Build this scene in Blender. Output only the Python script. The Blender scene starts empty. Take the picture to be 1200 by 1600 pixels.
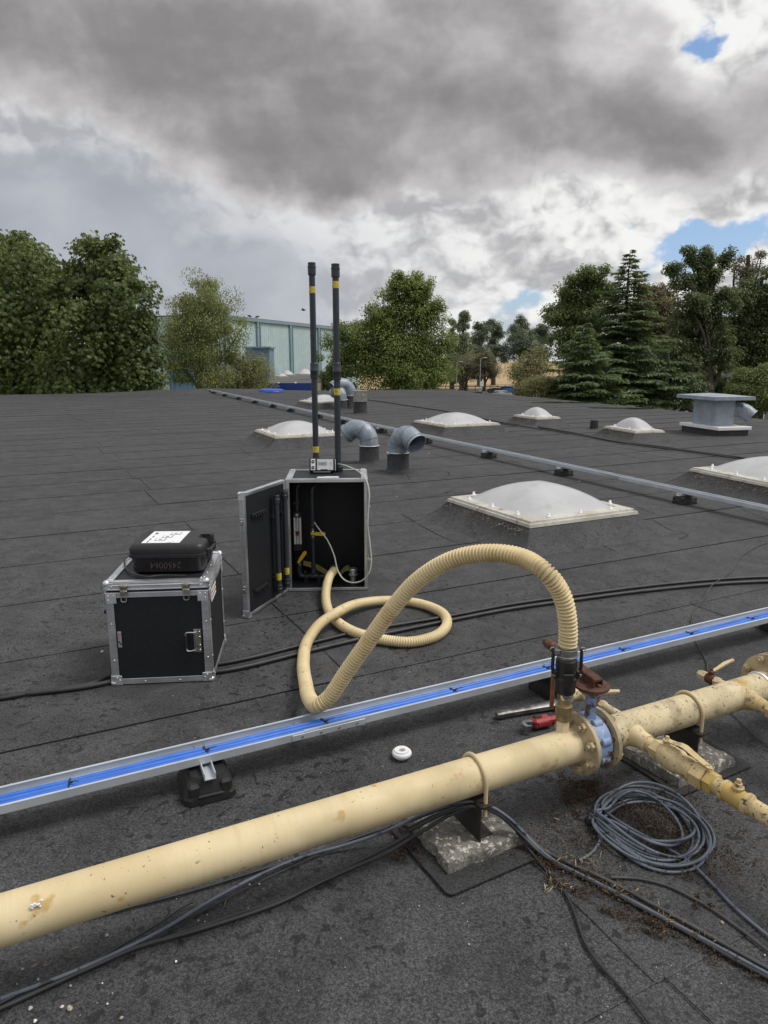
import bpy, math, random
import numpy as np
from mathutils import Vector, Matrix

# ------------------------------------------------------------------ camera, sky, sun, exposure
SC = bpy.context.scene
COL = SC.collection
R = math.radians
FPX = 1109.0; PITCH = math.atan(237 / FPX); CAMH = 1.5
CP, SP = math.cos(PITCH), math.sin(PITCH)

cam = bpy.data.cameras.new('camera'); co = bpy.data.objects.new('camera', cam); COL.objects.link(co)
cam.sensor_fit = 'VERTICAL'; cam.sensor_height = 36.0; cam.lens = FPX / 1600 * 36.0
cam.clip_start = 0.05; cam.clip_end = 9000
co.location = (0, 0, CAMH); co.rotation_euler = (R(90) - PITCH, 0, 0)
SC.camera = co
SC.view_settings.view_transform = 'Standard'; SC.view_settings.look = 'None'
SC.view_settings.exposure = 0.62; SC.view_settings.gamma = 1.0
SC.view_settings.use_curve_mapping = False

def ray(x, y):
    u = (x - 600) / FPX; v = (y - 800) / FPX
    return u, CP - v * SP, -SP - v * CP
def px(x, y, z=0.0):                      # the point at height z that the photo shows at x, y
    r = ray(x, y); t = (z - CAMH) / r[2]
    return Vector((r[0] * t, r[1] * t, z))
def pY(x, y, Y):                          # the same at the distance Y
    r = ray(x, y); t = Y / r[1]
    return Vector((r[0] * t, Y, CAMH + r[2] * t))
AN = math.atan2(.45, .893); CA, SA = math.cos(AN), math.sin(AN)
def ab(a, b, z=0.0): return Vector((a * CA - b * SA, a * SA + b * CA, z))   # along / across the roof felt
def toab(p): return p[0] * CA + p[1] * SA, -p[0] * SA + p[1] * CA

class NS:                                  # a node socket with arithmetic
    def __init__(s, nt, sock): s.nt = nt; s.k = sock
    def _m(s, op, *o, clamp=False):
        n = s.nt.nodes.new('ShaderNodeMath'); n.operation = op; n.use_clamp = clamp
        for i, q in enumerate((s,) + o):
            if isinstance(q, NS): s.nt.links.new(q.k, n.inputs[i])
            else: n.inputs[i].default_value = q
        return NS(s.nt, n.outputs[0])
    def __add__(s, o): return s._m('ADD', o)
    __radd__ = __add__
    def __sub__(s, o): return s._m('SUBTRACT', o)
    def __rsub__(s, o): return (s * -1.0) + o
    def __mul__(s, o): return s._m('MULTIPLY', o)
    __rmul__ = __mul__
    def __truediv__(s, o): return s._m('DIVIDE', o)
    def pw(s, o): return s._m('POWER', o)
    def exp(s): return s._m('EXPONENT')
    def ab(s): return s._m('ABSOLUTE')
    def mx(s, o): return s._m('MAXIMUM', o)
    def mn(s, o): return s._m('MINIMUM', o)
    def clamp(s): return s._m('ADD', 0.0, clamp=True)
    def ss(s, a, b, t0=0.0, t1=1.0):
        n = s.nt.nodes.new('ShaderNodeMapRange'); n.interpolation_type = 'SMOOTHSTEP'
        s.nt.links.new(s.k, n.inputs['Value'])
        for k, v in (('From Min', a), ('From Max', b), ('To Min', t0), ('To Max', t1)): n.inputs[k].default_value = v
        return NS(s.nt, n.outputs[0])
def nmix(nt, f, a, b):
    n = nt.nodes.new('ShaderNodeMix'); n.data_type = 'RGBA'
    if isinstance(f, NS): nt.links.new(f.k, n.inputs[0])
    else: n.inputs[0].default_value = f
    for i, q in ((6, a), (7, b)):
        if isinstance(q, NS): nt.links.new(q.k, n.inputs[i])
        else: n.inputs[i].default_value = (*q, 1) if len(q) == 3 else q
    return NS(nt, n.outputs[2])
def nnoise(nt, vec, scale, detail=4, rough=.5, dist=0.0, off=None, sc=None, dim='3D'):
    n = nt.nodes.new('ShaderNodeTexNoise'); n.noise_dimensions = dim; n.inputs['Scale'].default_value = scale
    n.inputs['Detail'].default_value = detail; n.inputs['Roughness'].default_value = rough
    n.inputs['Distortion'].default_value = dist
    if off or sc:
        m = nt.nodes.new('ShaderNodeMapping'); nt.links.new(vec.k, m.inputs[0])
        if off: m.inputs[1].default_value = off
        if sc: m.inputs[3].default_value = sc
        vec = NS(nt, m.outputs[0])
    if vec is not None: nt.links.new(vec.k, n.inputs['Vector'])
    return NS(nt, n.outputs[0])
def ncomb(nt, x, y, z):
    n = nt.nodes.new('ShaderNodeCombineXYZ')
    for i, q in enumerate((x, y, z)):
        if isinstance(q, NS): nt.links.new(q.k, n.inputs[i])
        else: n.inputs[i].default_value = q
    return NS(nt, n.outputs[0])

SUN_EL, SUN_AZ = R(60), R(95)              # azimuth from +Y, clockwise
def build_world():
    w = bpy.data.worlds.new('World'); SC.world = w; w.use_nodes = True
    nt = w.node_tree; nt.nodes.clear()
    out = nt.nodes.new('ShaderNodeOutputWorld'); bg = nt.nodes.new('ShaderNodeBackground')
    nt.links.new(bg.outputs[0], out.inputs[0]); bg.inputs[1].default_value = 0.1
    sky = nt.nodes.new('ShaderNodeTexSky'); sky.sky_type = 'NISHITA'; sky.sun_disc = False
    sky.sun_elevation = SUN_EL; sky.sun_rotation = SUN_AZ
    blue = NS(nt, sky.outputs[0])
    tc = nt.nodes.new('ShaderNodeTexCoord'); sp = nt.nodes.new('ShaderNodeSeparateXYZ')
    nt.links.new(tc.outputs['Generated'], sp.inputs[0])
    X, Y, Z = (NS(nt, sp.outputs[i]) for i in range(3))
    az = X._m('ARCTAN2', Y); el = Z._m('ARCSINE')
    den = Z.mx(0.0) + .16
    e2 = ncomb(nt, az, el * 1.35, 0.0)
    def sn(scale, detail, rough, dist=0.0, off=None, sc=None): return nnoise(nt, e2, scale, detail, rough, dist, off, sc, '2D')
    wx = sn(5.0, 4, .5, off=(3.1, 0, 0)) - .5; wy = sn(5.0, 4, .5, off=(9.7, 4, 0)) - .5
    fx = sn(19.0, 4, .55, off=(1.3, 7, 0)) - .5; fy = sn(19.0, 4, .55, off=(5.2, 2, 0)) - .5
    azw = az + wx * .20 + fx * .07; elw = el + wy * .11 + fy * .04
    def billow(scale, ox, oy):                                   # rounded cauliflower heads
        n = nt.nodes.new('ShaderNodeTexVoronoi'); n.voronoi_dimensions = '2D'; n.feature = 'F1'
        n.inputs['Scale'].default_value = scale; n.inputs['Detail'].default_value = 3.0; n.inputs['Roughness'].default_value = .55; n.inputs['Lacunarity'].default_value = 2.1
        v = ncomb(nt, az + fx * .035 + wx * .05 + ox, el * 1.35 + fy * .035 + wy * .05 + oy, 0.0); nt.links.new(v.k, n.inputs['Vector'])
        return NS(nt, n.outputs['Distance'])
    def vm(op, a, b=None, c_=None, o=0):
        n = nt.nodes.new('ShaderNodeVectorMath'); n.operation = op
        for i, q_ in enumerate((a, b, c_)):
            if q_ is None: continue
            if isinstance(q_, NS): nt.links.new(q_.k, n.inputs[i])
            else: n.inputs[i].default_value = q_
        return NS(nt, n.outputs[o])
    W1 = ncomb(nt, azw, elw, 0.0)
    def g(x, y, rx, ry, wf=1.0):                                # a soft patch of the sky
        r = ray(x, y); a0 = math.atan2(r[0], r[1]); e0 = math.atan2(r[2], math.hypot(r[0], r[1]))
        sx, sy = FPX / rx / 1.12, FPX / ry / 1.1
        v = vm('MULTIPLY_ADD', W1, (sx, sy, 0), (-a0 * sx, -e0 * sy, 0))
        d = vm('DOT_PRODUCT', v, v, o=1)
        n = nt.nodes.new('ShaderNodeMath'); n.operation = 'POWER'; n.inputs[0].default_value = 1 / math.e
        nt.links.new(d.k, n.inputs[1]); return NS(nt, n.outputs[0])
    deck = sn(3.0, 5, .5, .2, off=(2.6, .4, 0))             # broad deck structure
    deck2 = sn(6.5, 6, .5, .3, off=(7.1, 3.3, 0))
    puff = sn(6.6, 8, .55, .2, off=(.7, 2.2, 0)); lit = sn(6.6, 6, .52, .2, off=(.712, 2.26, 0)) - puff      # heads lit from above
    puff2 = sn(30.0, 5, .58, .2, off=(.2, 8.2, 0))
    bil = billow(9.0, 1.7, 3.3); bil_up = billow(9.0, 1.705, 3.318)
    lit2 = bil_up - bil
    # far cumulus: white heads, greyer bellies
    cov = puff * .85 + puff2 * .26 - bil * .26 + .27 + el.ss(.02, .3) * .10
    for x, y, rx, ry, k in ((1150, 352, 120, 30, -.34), (1200, 345, 80, 34, -.14), (1075, 46, 48, 16, -.22), (1125, 26, 54, 15, -.24), (800, 468, 36, 20, -.12), (1060, 392, 60, 16, -.2),
                            (400, 350, 280, 90, .25), (850, 390, 190, 70, .16), (120, 280, 200, 100, .4), (600, 200, 600, 160, .3)):
        cov = g(x, y, rx, ry)._m('MULTIPLY_ADD', k, cov)
    a1 = cov.ss(.43, .62)
    sh = lit * 2.4 + lit2 * 1.3 + .62 - bil * .34 + (puff2 - .5) * .25 + (deck2 - .5) * .5
    sh = sh + g(430, 335, 230, 40) * .30 + g(850, 450, 200, 60) * .20 + g(1000, 400, 120, 60) * .25 - g(620, 425, 260, 36) * .30 - g(850, 345, 130, 20) * .2 - g(900, 410, 110, 18) * .25
    white = nmix(nt, sh.ss(-.45, .95), (2.9, 2.88, 2.95), (6.0, 5.97, 5.9))
    # bluish rain veil low on the left, smooth
    veil = (g(150, 430, 330, 130) * 1.1 + g(40, 300, 130, 90) * .5 + g(400, 470, 170, 60) * .65).mn(1.0)
    vcol = nmix(nt, (deck2 * .5 + deck * .5).ss(.3, .7), (2.35, 2.5, 2.85), (3.4, 3.55, 3.85))
    # the dark deck overhead
    dk = (deck - .5) * .8 + (deck2 - .5) * .30 + (puff - .5) * .30 - (bil - .45) * .13 + .38
    for x, y, rx, ry, k in ((220, 80, 430, 120, .58), (640, 140, 330, 140, .42), (420, 262, 240, 48, .42), (1000, 150, 240, 100, .40), (1080, 225, 160, 60, .24), (820, 10, 200, 60, .22),
                            (60, 20, 300, 90, .2), (1060, 35, 140, 60, -.55), (690, 55, 90, 40, -.18), (560, 60, 70, 40, -.1), (90, 270, 160, 60, -.40), (900, 400, 500, 80, -.5), (300, 440, 500, 90, -.45), (40, 215, 90, 40, -.25),
                            (1000, 270, 160, 22, -.12)):
        dk = g(x, y, rx, ry)._m('MULTIPLY_ADD', k, dk)
    a3 = dk.ss(.36, .70)
    dsh = lit * .7 + lit2 * .22 + (deck2 - .5) * .32 + (deck - .5) * .8 - (bil - .45) * .08 + .38 - (dk.ss(.5, 1.2) - .5) * .8 + g(720, 170, 120, 70) * .15 + g(560, 60, 140, 50) * .18
    dcol = nmix(nt, dsh.ss(-.35, 1.05), (1.62, 1.55, 1.57), (4.1, 4.02, 4.06))
    blue = nmix(nt, 1.0, (0, 0, 0), blue); blue = nmix(nt, .38, blue, (.9, 1.9, 4.0))
    c = nmix(nt, a1, blue, white)
    c = nmix(nt, veil, c, vcol)
    c = nmix(nt, a3, c, dcol)
    c = nmix(nt, el.ss(-.03, .0), (2.0, 2.0, 1.9), c)
    nt.links.new(c.k, bg.inputs[0])
    try: w.cycles.sampling_method = 'MANUAL'; w.cycles.sample_map_resolution = 512
    except Exception: pass
build_world()
CY = SC.cycles
CY.max_bounces = 6; CY.diffuse_bounces = 3; CY.glossy_bounces = 3; CY.transmission_bounces = 4; CY.transparent_max_bounces = 4
CY.caustics_reflective = False; CY.caustics_refractive = False; CY.use_denoising = True
sun = bpy.data.lights.new('sun', 'SUN'); so = bpy.data.objects.new('sun', sun); COL.objects.link(so)
sun.energy = 1.5; sun.angle = R(24); sun.color = (1.0, .965, .91)
so.rotation_euler = (R(90) - SUN_EL, 0, R(180) - SUN_AZ)
so.rotation_euler = Vector((-math.sin(SUN_AZ) * math.cos(SUN_EL), -math.cos(SUN_AZ) * math.cos(SUN_EL), -math.sin(SUN_EL))).to_track_quat('-Z', 'Y').to_euler()

# ------------------------------------------------------------------ materials
MATS = {}
def M(name, c1, c2=None, scale=8.0, rough=.6, metal=0.0, bump=0.0, bscale=None, bdist=.002, detail=4, lo=.35, hi=.65,
      spots=(), spec=.5, rvar=0.0, island=0.0, translucent=0.0, tcol=(.28, .33, .06), sc=None, trans=0.0, nrough=.55, alpha=None):
    m = bpy.data.materials.new(name); m.use_nodes = True; nt = m.node_tree
    b = nt.nodes['Principled BSDF']; tc = nt.nodes.new('ShaderNodeTexCoord'); ob = NS(nt, tc.outputs['Object'])
    c2 = c2 or tuple(x * .8 for x in c1)
    n1 = nnoise(nt, ob, scale, detail, nrough, sc=sc)
    col = nmix(nt, n1.ss(lo, hi), c1, c2)
    for (cs, ssc, l, h, *ex) in spots:
        ns = nnoise(nt, ob, ssc, 3, .55, off=(ssc * .37, 1.7, 4.1), sc=ex[0] if ex else None)
        col = nmix(nt, ns.ss(l, h), col, cs)
    if island:
        gm = nt.nodes.new('ShaderNodeNewGeometry'); r = NS(nt, gm.outputs['Random Per Island'])
        hsv = nt.nodes.new('ShaderNodeHueSaturation'); nt.links.new(col.k, hsv.inputs['Color'])
        nt.links.new(((r - .5) * island + 1.0).k, hsv.inputs['Value'])
        nt.links.new(((r * 7.31)._m('FRACT') * .05 + .475).k, hsv.inputs['Hue'])
        col = NS(nt, hsv.outputs[0])
    nt.links.new(col.k, b.inputs['Base Color'])
    b.inputs['Metallic'].default_value = metal
    b.inputs['Specular IOR Level'].default_value = spec
    if rvar: nt.links.new(nnoise(nt, ob, scale * 1.7, 4, .6, off=(5, 5, 5)).ss(.3, .7, rough - rvar, rough + rvar).k, b.inputs['Roughness'])
    else: b.inputs['Roughness'].default_value = rough
    if trans: b.inputs['Transmission Weight'].default_value = trans
    if bump:
        bn = nt.nodes.new('ShaderNodeBump'); bn.inputs['Strength'].default_value = bump; bn.inputs['Distance'].default_value = bdist
        nt.links.new(nnoise(nt, ob, bscale or scale * 4, 4, .6).k, bn.inputs['Height']); nt.links.new(bn.outputs[0], b.inputs['Normal'])
    if translucent:
        tr = nt.nodes.new('ShaderNodeBsdfTranslucent'); nt.links.new(nmix(nt, .45, col, tcol).k, tr.inputs[0])
        mx = nt.nodes.new('ShaderNodeMixShader'); mx.inputs[0].default_value = translucent
        nt.links.new(b.outputs[0], mx.inputs[1]); nt.links.new(tr.outputs[0], mx.inputs[2])
        nt.links.new(mx.outputs[0], nt.nodes['Material Output'].inputs[0])
    MATS[name] = m
    return m

def felt_mat(name, base, dark, wet, fine=1.0):
    m = bpy.data.materials.new(name); m.use_nodes = True; nt = m.node_tree
    b = nt.nodes['Principled BSDF']; tc = nt.nodes.new('ShaderNodeTexCoord'); ob = NS(nt, tc.outputs['Object'])
    broad = nnoise(nt, ob, .55, 4, .6); mid = nnoise(nt, ob, 5.0, 4, .62, .4); gr = nnoise(nt, ob, 330.0, 2, .7)
    gr2 = nnoise(nt, ob, 120.0, 3, .7, off=(3, 3, 3)); blot = nnoise(nt, ob, 27.0, 3, .5, .6, off=(8, 1, 0))
    patch = nnoise(nt, ob, 1.6, 3, .55, off=(2, 7, 0))
    c = nmix(nt, (broad * .40 + mid * .60).ss(.36, .64), dark, base)
    c = nmix(nt, (blot.ss(.555, .64) * patch.ss(.30, .55) * wet), c, tuple(x * .42 for x in dark))
    k = (gr.ss(.25, .8, .25, 1.9) * fine + (1 - fine)) * gr2.ss(.25, .75, .42, 1.7)
    mul = nt.nodes.new('ShaderNodeMix'); mul.data_type = 'RGBA'; mul.blend_type = 'MULTIPLY'; mul.inputs[0].default_value = 1
    nt.links.new(c.k, mul.inputs[6]); nt.links.new(ncomb(nt, k, k, k).k, mul.inputs[7])
    c = NS(nt, mul.outputs[2])
    c = nmix(nt, gr2.ss(.70, .78) * .55 * gr.ss(.5, .6), c, (.20, .20, .20))          # pale mineral chips
    nt.links.new(c.k, b.inputs['Base Color'])
    nt.links.new((blot.ss(.5, .62) * patch.ss(.4, .55) * (-.22 * wet) + .84).k, b.inputs['Roughness'])
    b.inputs['Specular IOR Level'].default_value = .35
    bn = nt.nodes.new('ShaderNodeBump'); bn.inputs['Strength'].default_value = .7; bn.inputs['Distance'].default_value = .004
    nt.links.new((gr * .5 + gr2 * .5 + mid * 1.6).k, bn.inputs['Height']); nt.links.new(bn.outputs[0], b.inputs['Normal'])
    MATS[name] = m; return m

felt_mat('felt', (.067, .067, .069), (.040, .040, .042), 1.0)
felt_mat('felt_kerb', (.060, .061, .064), (.036, .037, .039), .5)
felt_mat('felt_pad', (.040, .040, .041), (.026, .026, .027), .3, .5)
M('bitumen', (.016, .016, .017), (.024, .024, .025), 30, .9, spec=.15)
M('cream_paint', (.68, .56, .345), (.59, .475, .275), 5, .58, spec=.3, bump=.25, bscale=120, bdist=.0008, spots=(((.58, .465, .27), 6, .50, .85, (9, 1, 1)), ((.46, .37, .22), 5, .70, .85, (30, 1, 1)), ((.13, .085, .05), 46, .72, .75), ((.50, .34, .14), 13, .64, .71), ((.14, .09, .05), 75, .70, .735), ((.16, .11, .06), 190, .70, .75), ((.40, .33, .20), 3.2, .52, .80), ((.33, .26, .15), 28, .66, .74)), rvar=.1)
M('cream_dirty', (.63, .525, .335), (.52, .43, .265), 14, .65, spec=.3, bump=.4, bscale=140, bdist=.001, spots=(((.46, .30, .09), 6, .60, .74), ((.27, .23, .15), 11, .52, .80), ((.10, .08, .05), 130, .60, .70), ((.10, .08, .055), 48, .65, .71), ((.24, .20, .13), 30, .58, .78)), rvar=.1)
M('cream_grime', (.50, .40, .24), (.17, .15, .105), 7, .75, lo=.36, hi=.62, detail=7, bump=.4, bscale=140, spots=(((.08, .07, .05), 60, .62, .72), ((.25, .13, .05), 11, .66, .76)), spec=.25)
M('cream_branch', (.60, .48, .27), (.50, .38, .18), 10, .65, bump=.5, bscale=150, spots=(((.47, .33, .12), 5, .56, .76), ((.17, .14, .09), 14, .54, .72), ((.07, .055, .04), 52, .60, .70), ((.09, .07, .05), 130, .60, .72)), spec=.3)
M('ochre', (.52, .37, .13), (.44, .30, .09), 9, .6, bump=.4, bscale=150, spots=(((.58, .47, .27), 14, .56, .66), ((.12, .09, .05), 44, .62, .70)), spec=.3)
M('rust', (.105, .042, .024), (.055, .026, .018), 26, .85, bump=.6, bscale=180, spots=(((.19, .075, .035), 60, .55, .68),))
M('rust_wood', (.26, .11, .04), (.16, .06, .025), 20, .75, bump=.3, bscale=100)
M('blue_paint', (.18, .26, .44), (.23, .32, .50), 14, .5, bump=.35, bscale=90, spots=(((.10, .055, .045), 17, .57, .63), ((.30, .38, .52), 40, .6, .7)))
M('hose', (.70, .575, .34), (.63, .505, .28), 7, .48, spec=.4, spots=(((.52, .36, .15), 11, .58, .75), ((.25, .19, .12), 33, .68, .74), ((.36, .28, .16), 4, .62, .80)), rvar=.08)
M('aluminium', (.74, .75, .77), (.62, .63, .65), 4, .42, 1.0, sc=(1, 1, 30), bump=.1, bscale=60, rvar=.08)
M('alu_dull', (.76, .77, .79), (.62, .63, .65), 9, .48, 1.0, bump=.15, bscale=50, rvar=.1)
M('tray_zinc', (.60, .64, .69), (.53, .57, .62), 6, .46, .4, rvar=.08)
M('chrome', (.72, .71, .69), (.5, .49, .47), 20, .25, 1.0)
M('nickel', (.60, .57, .50), (.34, .31, .25), 22, .35, 1.0)
M('brass_dirty', (.38, .29, .15), (.24, .18, .09), 24, .5, .6, bump=.3, bscale=120)
M('zinc_duct', (.30, .345, .40), (.215, .25, .295), 9, .52, .25, spots=(((.40, .44, .48), 42, .54, .72), ((.15, .17, .19), 24, .60, .75)), rvar=.12, bump=.1, bscale=40)
M('zinc_light', (.33, .375, .43), (.26, .30, .35), 6, .5, .2, spots=(((.38, .42, .46), 30, .55, .7),), rvar=.1)
M('rib_steel', (.62, .60, .56), (.40, .38, .34), 14, .4, .9)
M('black_ply', (.012, .013, .016), (.008, .009, .011), 40, .55, bump=.35, bscale=320, bdist=.0006, spec=.4)
M('black_plastic', (.020, .020, .022), (.014, .014, .016), 25, .45, bump=.25, bscale=260, bdist=.0005)
M('black_rubber', (.010, .010, .011), (.016, .016, .016), 18, .65, bump=.4, bscale=90)
M('black_cable', (.018, .018, .020), (.032, .032, .034), 9, .5)
M('grey_cable', (.125, .145, .18), (.075, .09, .115), 9, .45, spots=(((.03, .03, .035), 34, .60, .66),))
M('thin_cable', (.045, .045, .047), (.07, .07, .07), 12, .6)
M('blue_cable', (.038, .165, .62), (.03, .135, .52), 14, .45)
M('pvc', (.030, .036, .046), (.024, .029, .037), 12, .42, bump=.1, bscale=80)
M('yellow', (.74, .50, .02), (.66, .43, .02), 10, .45)
M('yellow_tape', (.66, .52, .07), (.55, .42, .05), 30, .5, spots=(((.10, .08, .03), 90, .60, .64),))
M('clear_tube', (.56, .56, .52), (.48, .48, .44), 10, .3, spec=.6)
M('acrylic', (.70, .72, .72), (.62, .64, .64), 10, .2)
M('red_float', (.28, .03, .02), (.2, .02, .02), 10, .3)
M('white', (.80, .80, .80), (.74, .74, .75), 6, .5)
M('white_label', (.82, .83, .85), (.78, .79, .82), 20, .45)
M('ink', (.03, .03, .035), (.05, .05, .055), 20, .6)
M('ink_red', (.36, .09, .10), (.45, .15, .17), 60, .6)
M('ink_blue', (.06, .12, .30), (.1, .16, .34), 60, .6)
M('pen_red', (.085, .052, .055), (.065, .042, .045), 60, .6)
M('leaflet_shaded_yellow', (.36, .30, .07), (.28, .23, .05), 30, .6)  # yellow dulled: shade of the case interior put into the colour
M('lcd', (.30, .36, .34), (.26, .32, .30), 12, .25)
M('meter_face', (.62, .63, .64), (.55, .56, .57), 40, .35, .3)
M('dome', (.66, .67, .68), (.60, .61, .62), 3, .24, spec=.6, translucent=.25, tcol=(.7, .7, .72), spots=(((.48, .46, .42), 5, .58, .85), ((.10, .09, .08), 34, .745, .765)))
M('dome_frame', (.56, .54, .48), (.44, .41, .35), 6, .5, bump=.2, bscale=60, spots=(((.28, .23, .15), 14, .58, .74), ((.09, .085, .07), 30, .64, .72)))
M('concrete', (.25, .235, .205), (.13, .125, .11), 12, .9, nrough=.7, detail=8, bump=.9, bscale=60, bdist=.006, spots=(((.07, .065, .055), 60, .50, .75), ((.52, .50, .45), 52, .55, .66), ((.09, .085, .07), 140, .50, .70), ((.05, .048, .04), 7, .60, .72)))
M('moss', (.040, .022, .012), (.062, .040, .020), 60, .95, island=.9)
M('litter', (.42, .36, .26), (.62, .60, .55), 8, .9, island=.9)
M('straw', (.34, .27, .15), (.26, .19, .10), 8, .9, island=.9)
M('red_paint', (.38, .035, .03), (.30, .03, .03), 20, .45, spots=(((.10, .09, .08), 40, .62, .68),), bump=.2, bscale=120)
M('steel_worn', (.30, .30, .30), (.14, .13, .12), 22, .5, .85, bump=.3, bscale=120)
M('water', (.03, .032, .034), (.035, .036, .038), 4, .04, spec=.6)
M('bark', (.085, .068, .05), (.045, .037, .028), 6, .9, bump=.8, bscale=20, bdist=.02)
M('birch_bark', (.50, .48, .44), (.22, .20, .18), 5, .85, sc=(1, 1, .3), spots=(((.06, .055, .05), 5, .60, .68),))
for nm, c1, c2, isl, tr in (('leaf_chestnut', (0.156, 0.196, 0.054), (0.106, 0.143, 0.040), .9, 0.34), ('leaf_birch', (0.314, 0.346, 0.125), (0.241, 0.273, 0.093), .8, 0.42), ('leaf_willow', (0.363, 0.353, 0.163), (0.287, 0.287, 0.115), .7, 0.42),
                        ('leaf_mid', (0.225, 0.280, 0.072), (0.163, 0.216, 0.054), .9, 0.42), ('leaf_poplar', (0.191, 0.230, 0.115), (0.153, 0.191, 0.095), .6, 0.38),
                        ('leaf_pine', (0.115, 0.153, 0.100), (0.091, 0.127, 0.084), .6, 0.28), ('leaf_brown', (0.221, 0.187, 0.120), (0.172, 0.163, 0.095), .7, 0.36), ('leaf_cedar', (0.148, 0.201, 0.091), (0.106, 0.148, 0.072), .9, 0.30),
                        ('leaf_right', (0.187, 0.230, 0.081), (0.133, 0.172, 0.057), .9, 0.40), ('leaf_dark', (0.138, 0.168, 0.072), (0.100, 0.127, 0.053), 1.0, 0.38), ('leaf_red', (0.240, 0.163, 0.106), (0.172, 0.133, 0.081), .8, 0.38), ('leaf_olive', (0.363, 0.335, 0.163), (0.287, 0.268, 0.125), .8, 0.38),
                        ('leaf_ivy', (0.110, 0.148, 0.069), (0.081, 0.115, 0.051), 1.0, 0.30)):
    M(nm, c1, c2, .35, .42, island=isl, translucent=tr, spec=.5, lo=.3, hi=.7)
M('grass', (.075, .095, .03), (.06, .07, .025), .3, .9)
M('stubble', (.42, .29, .15), (.36, .25, .13), .05, .95)
M('asphalt', (.05, .05, .052), (.04, .04, .042), 2, .9)
M('teal_sheet', (.47, .58, .59), (.44, .545, .555), .6, .5, spots=(((.52, .63, .635), 1.5, .5, .7),), sc=(1, 1, .2))
M('teal_trim', (.24, .33, .38), (.20, .29, .34), 2, .5)
M('blue_sheet', (.20, .34, .52), (.17, .30, .47), 2, .5)
M('blue_fascia', (.015, .05, .28), (.012, .042, .24), 2, .45)
M('blue_lid', (.02, .09, .52), (.018, .075, .45), 2, .4)
M('grey_sheet', (.17, .25, .33), (.14, .22, .30), 2, .5)
M('annex_roof', (.105, .10, .09), (.08, .078, .07), .6, .9)
M('house_wall', (.34, .31, .26), (.28, .25, .21), 1.5, .9)
M('slate', (.055, .055, .065), (.04, .04, .048), 3, .8)
M('brick_wall', (.24, .13, .09), (.18, .10, .07), 4, .9)
M('galv_post', (.45, .46, .47), (.38, .39, .40), 4, .5, .5)
M('glass_dark', (.02, .025, .03), (.03, .035, .04), 2, .08)
M('tyre', (.012, .012, .012), (.02, .02, .02), 8, .8)
for nm, c in (('car_blue', (.02, .14, .45)), ('car_black', (.02, .02, .025)), ('car_silver', (.45, .47, .49)), ('car_red', (.40, .05, .03))):
    M(nm, c, tuple(x * .9 for x in c), 1, .25, .3)
M('wood_post', (.16, .12, .08), (.11, .08, .055), 5, .9)
M('crow', (.012, .012, .014), (.02, .02, .022), 9, .6)
M('dark_inside', (.012, .012, .013), (.016, .016, .017), 9, .7)

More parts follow.
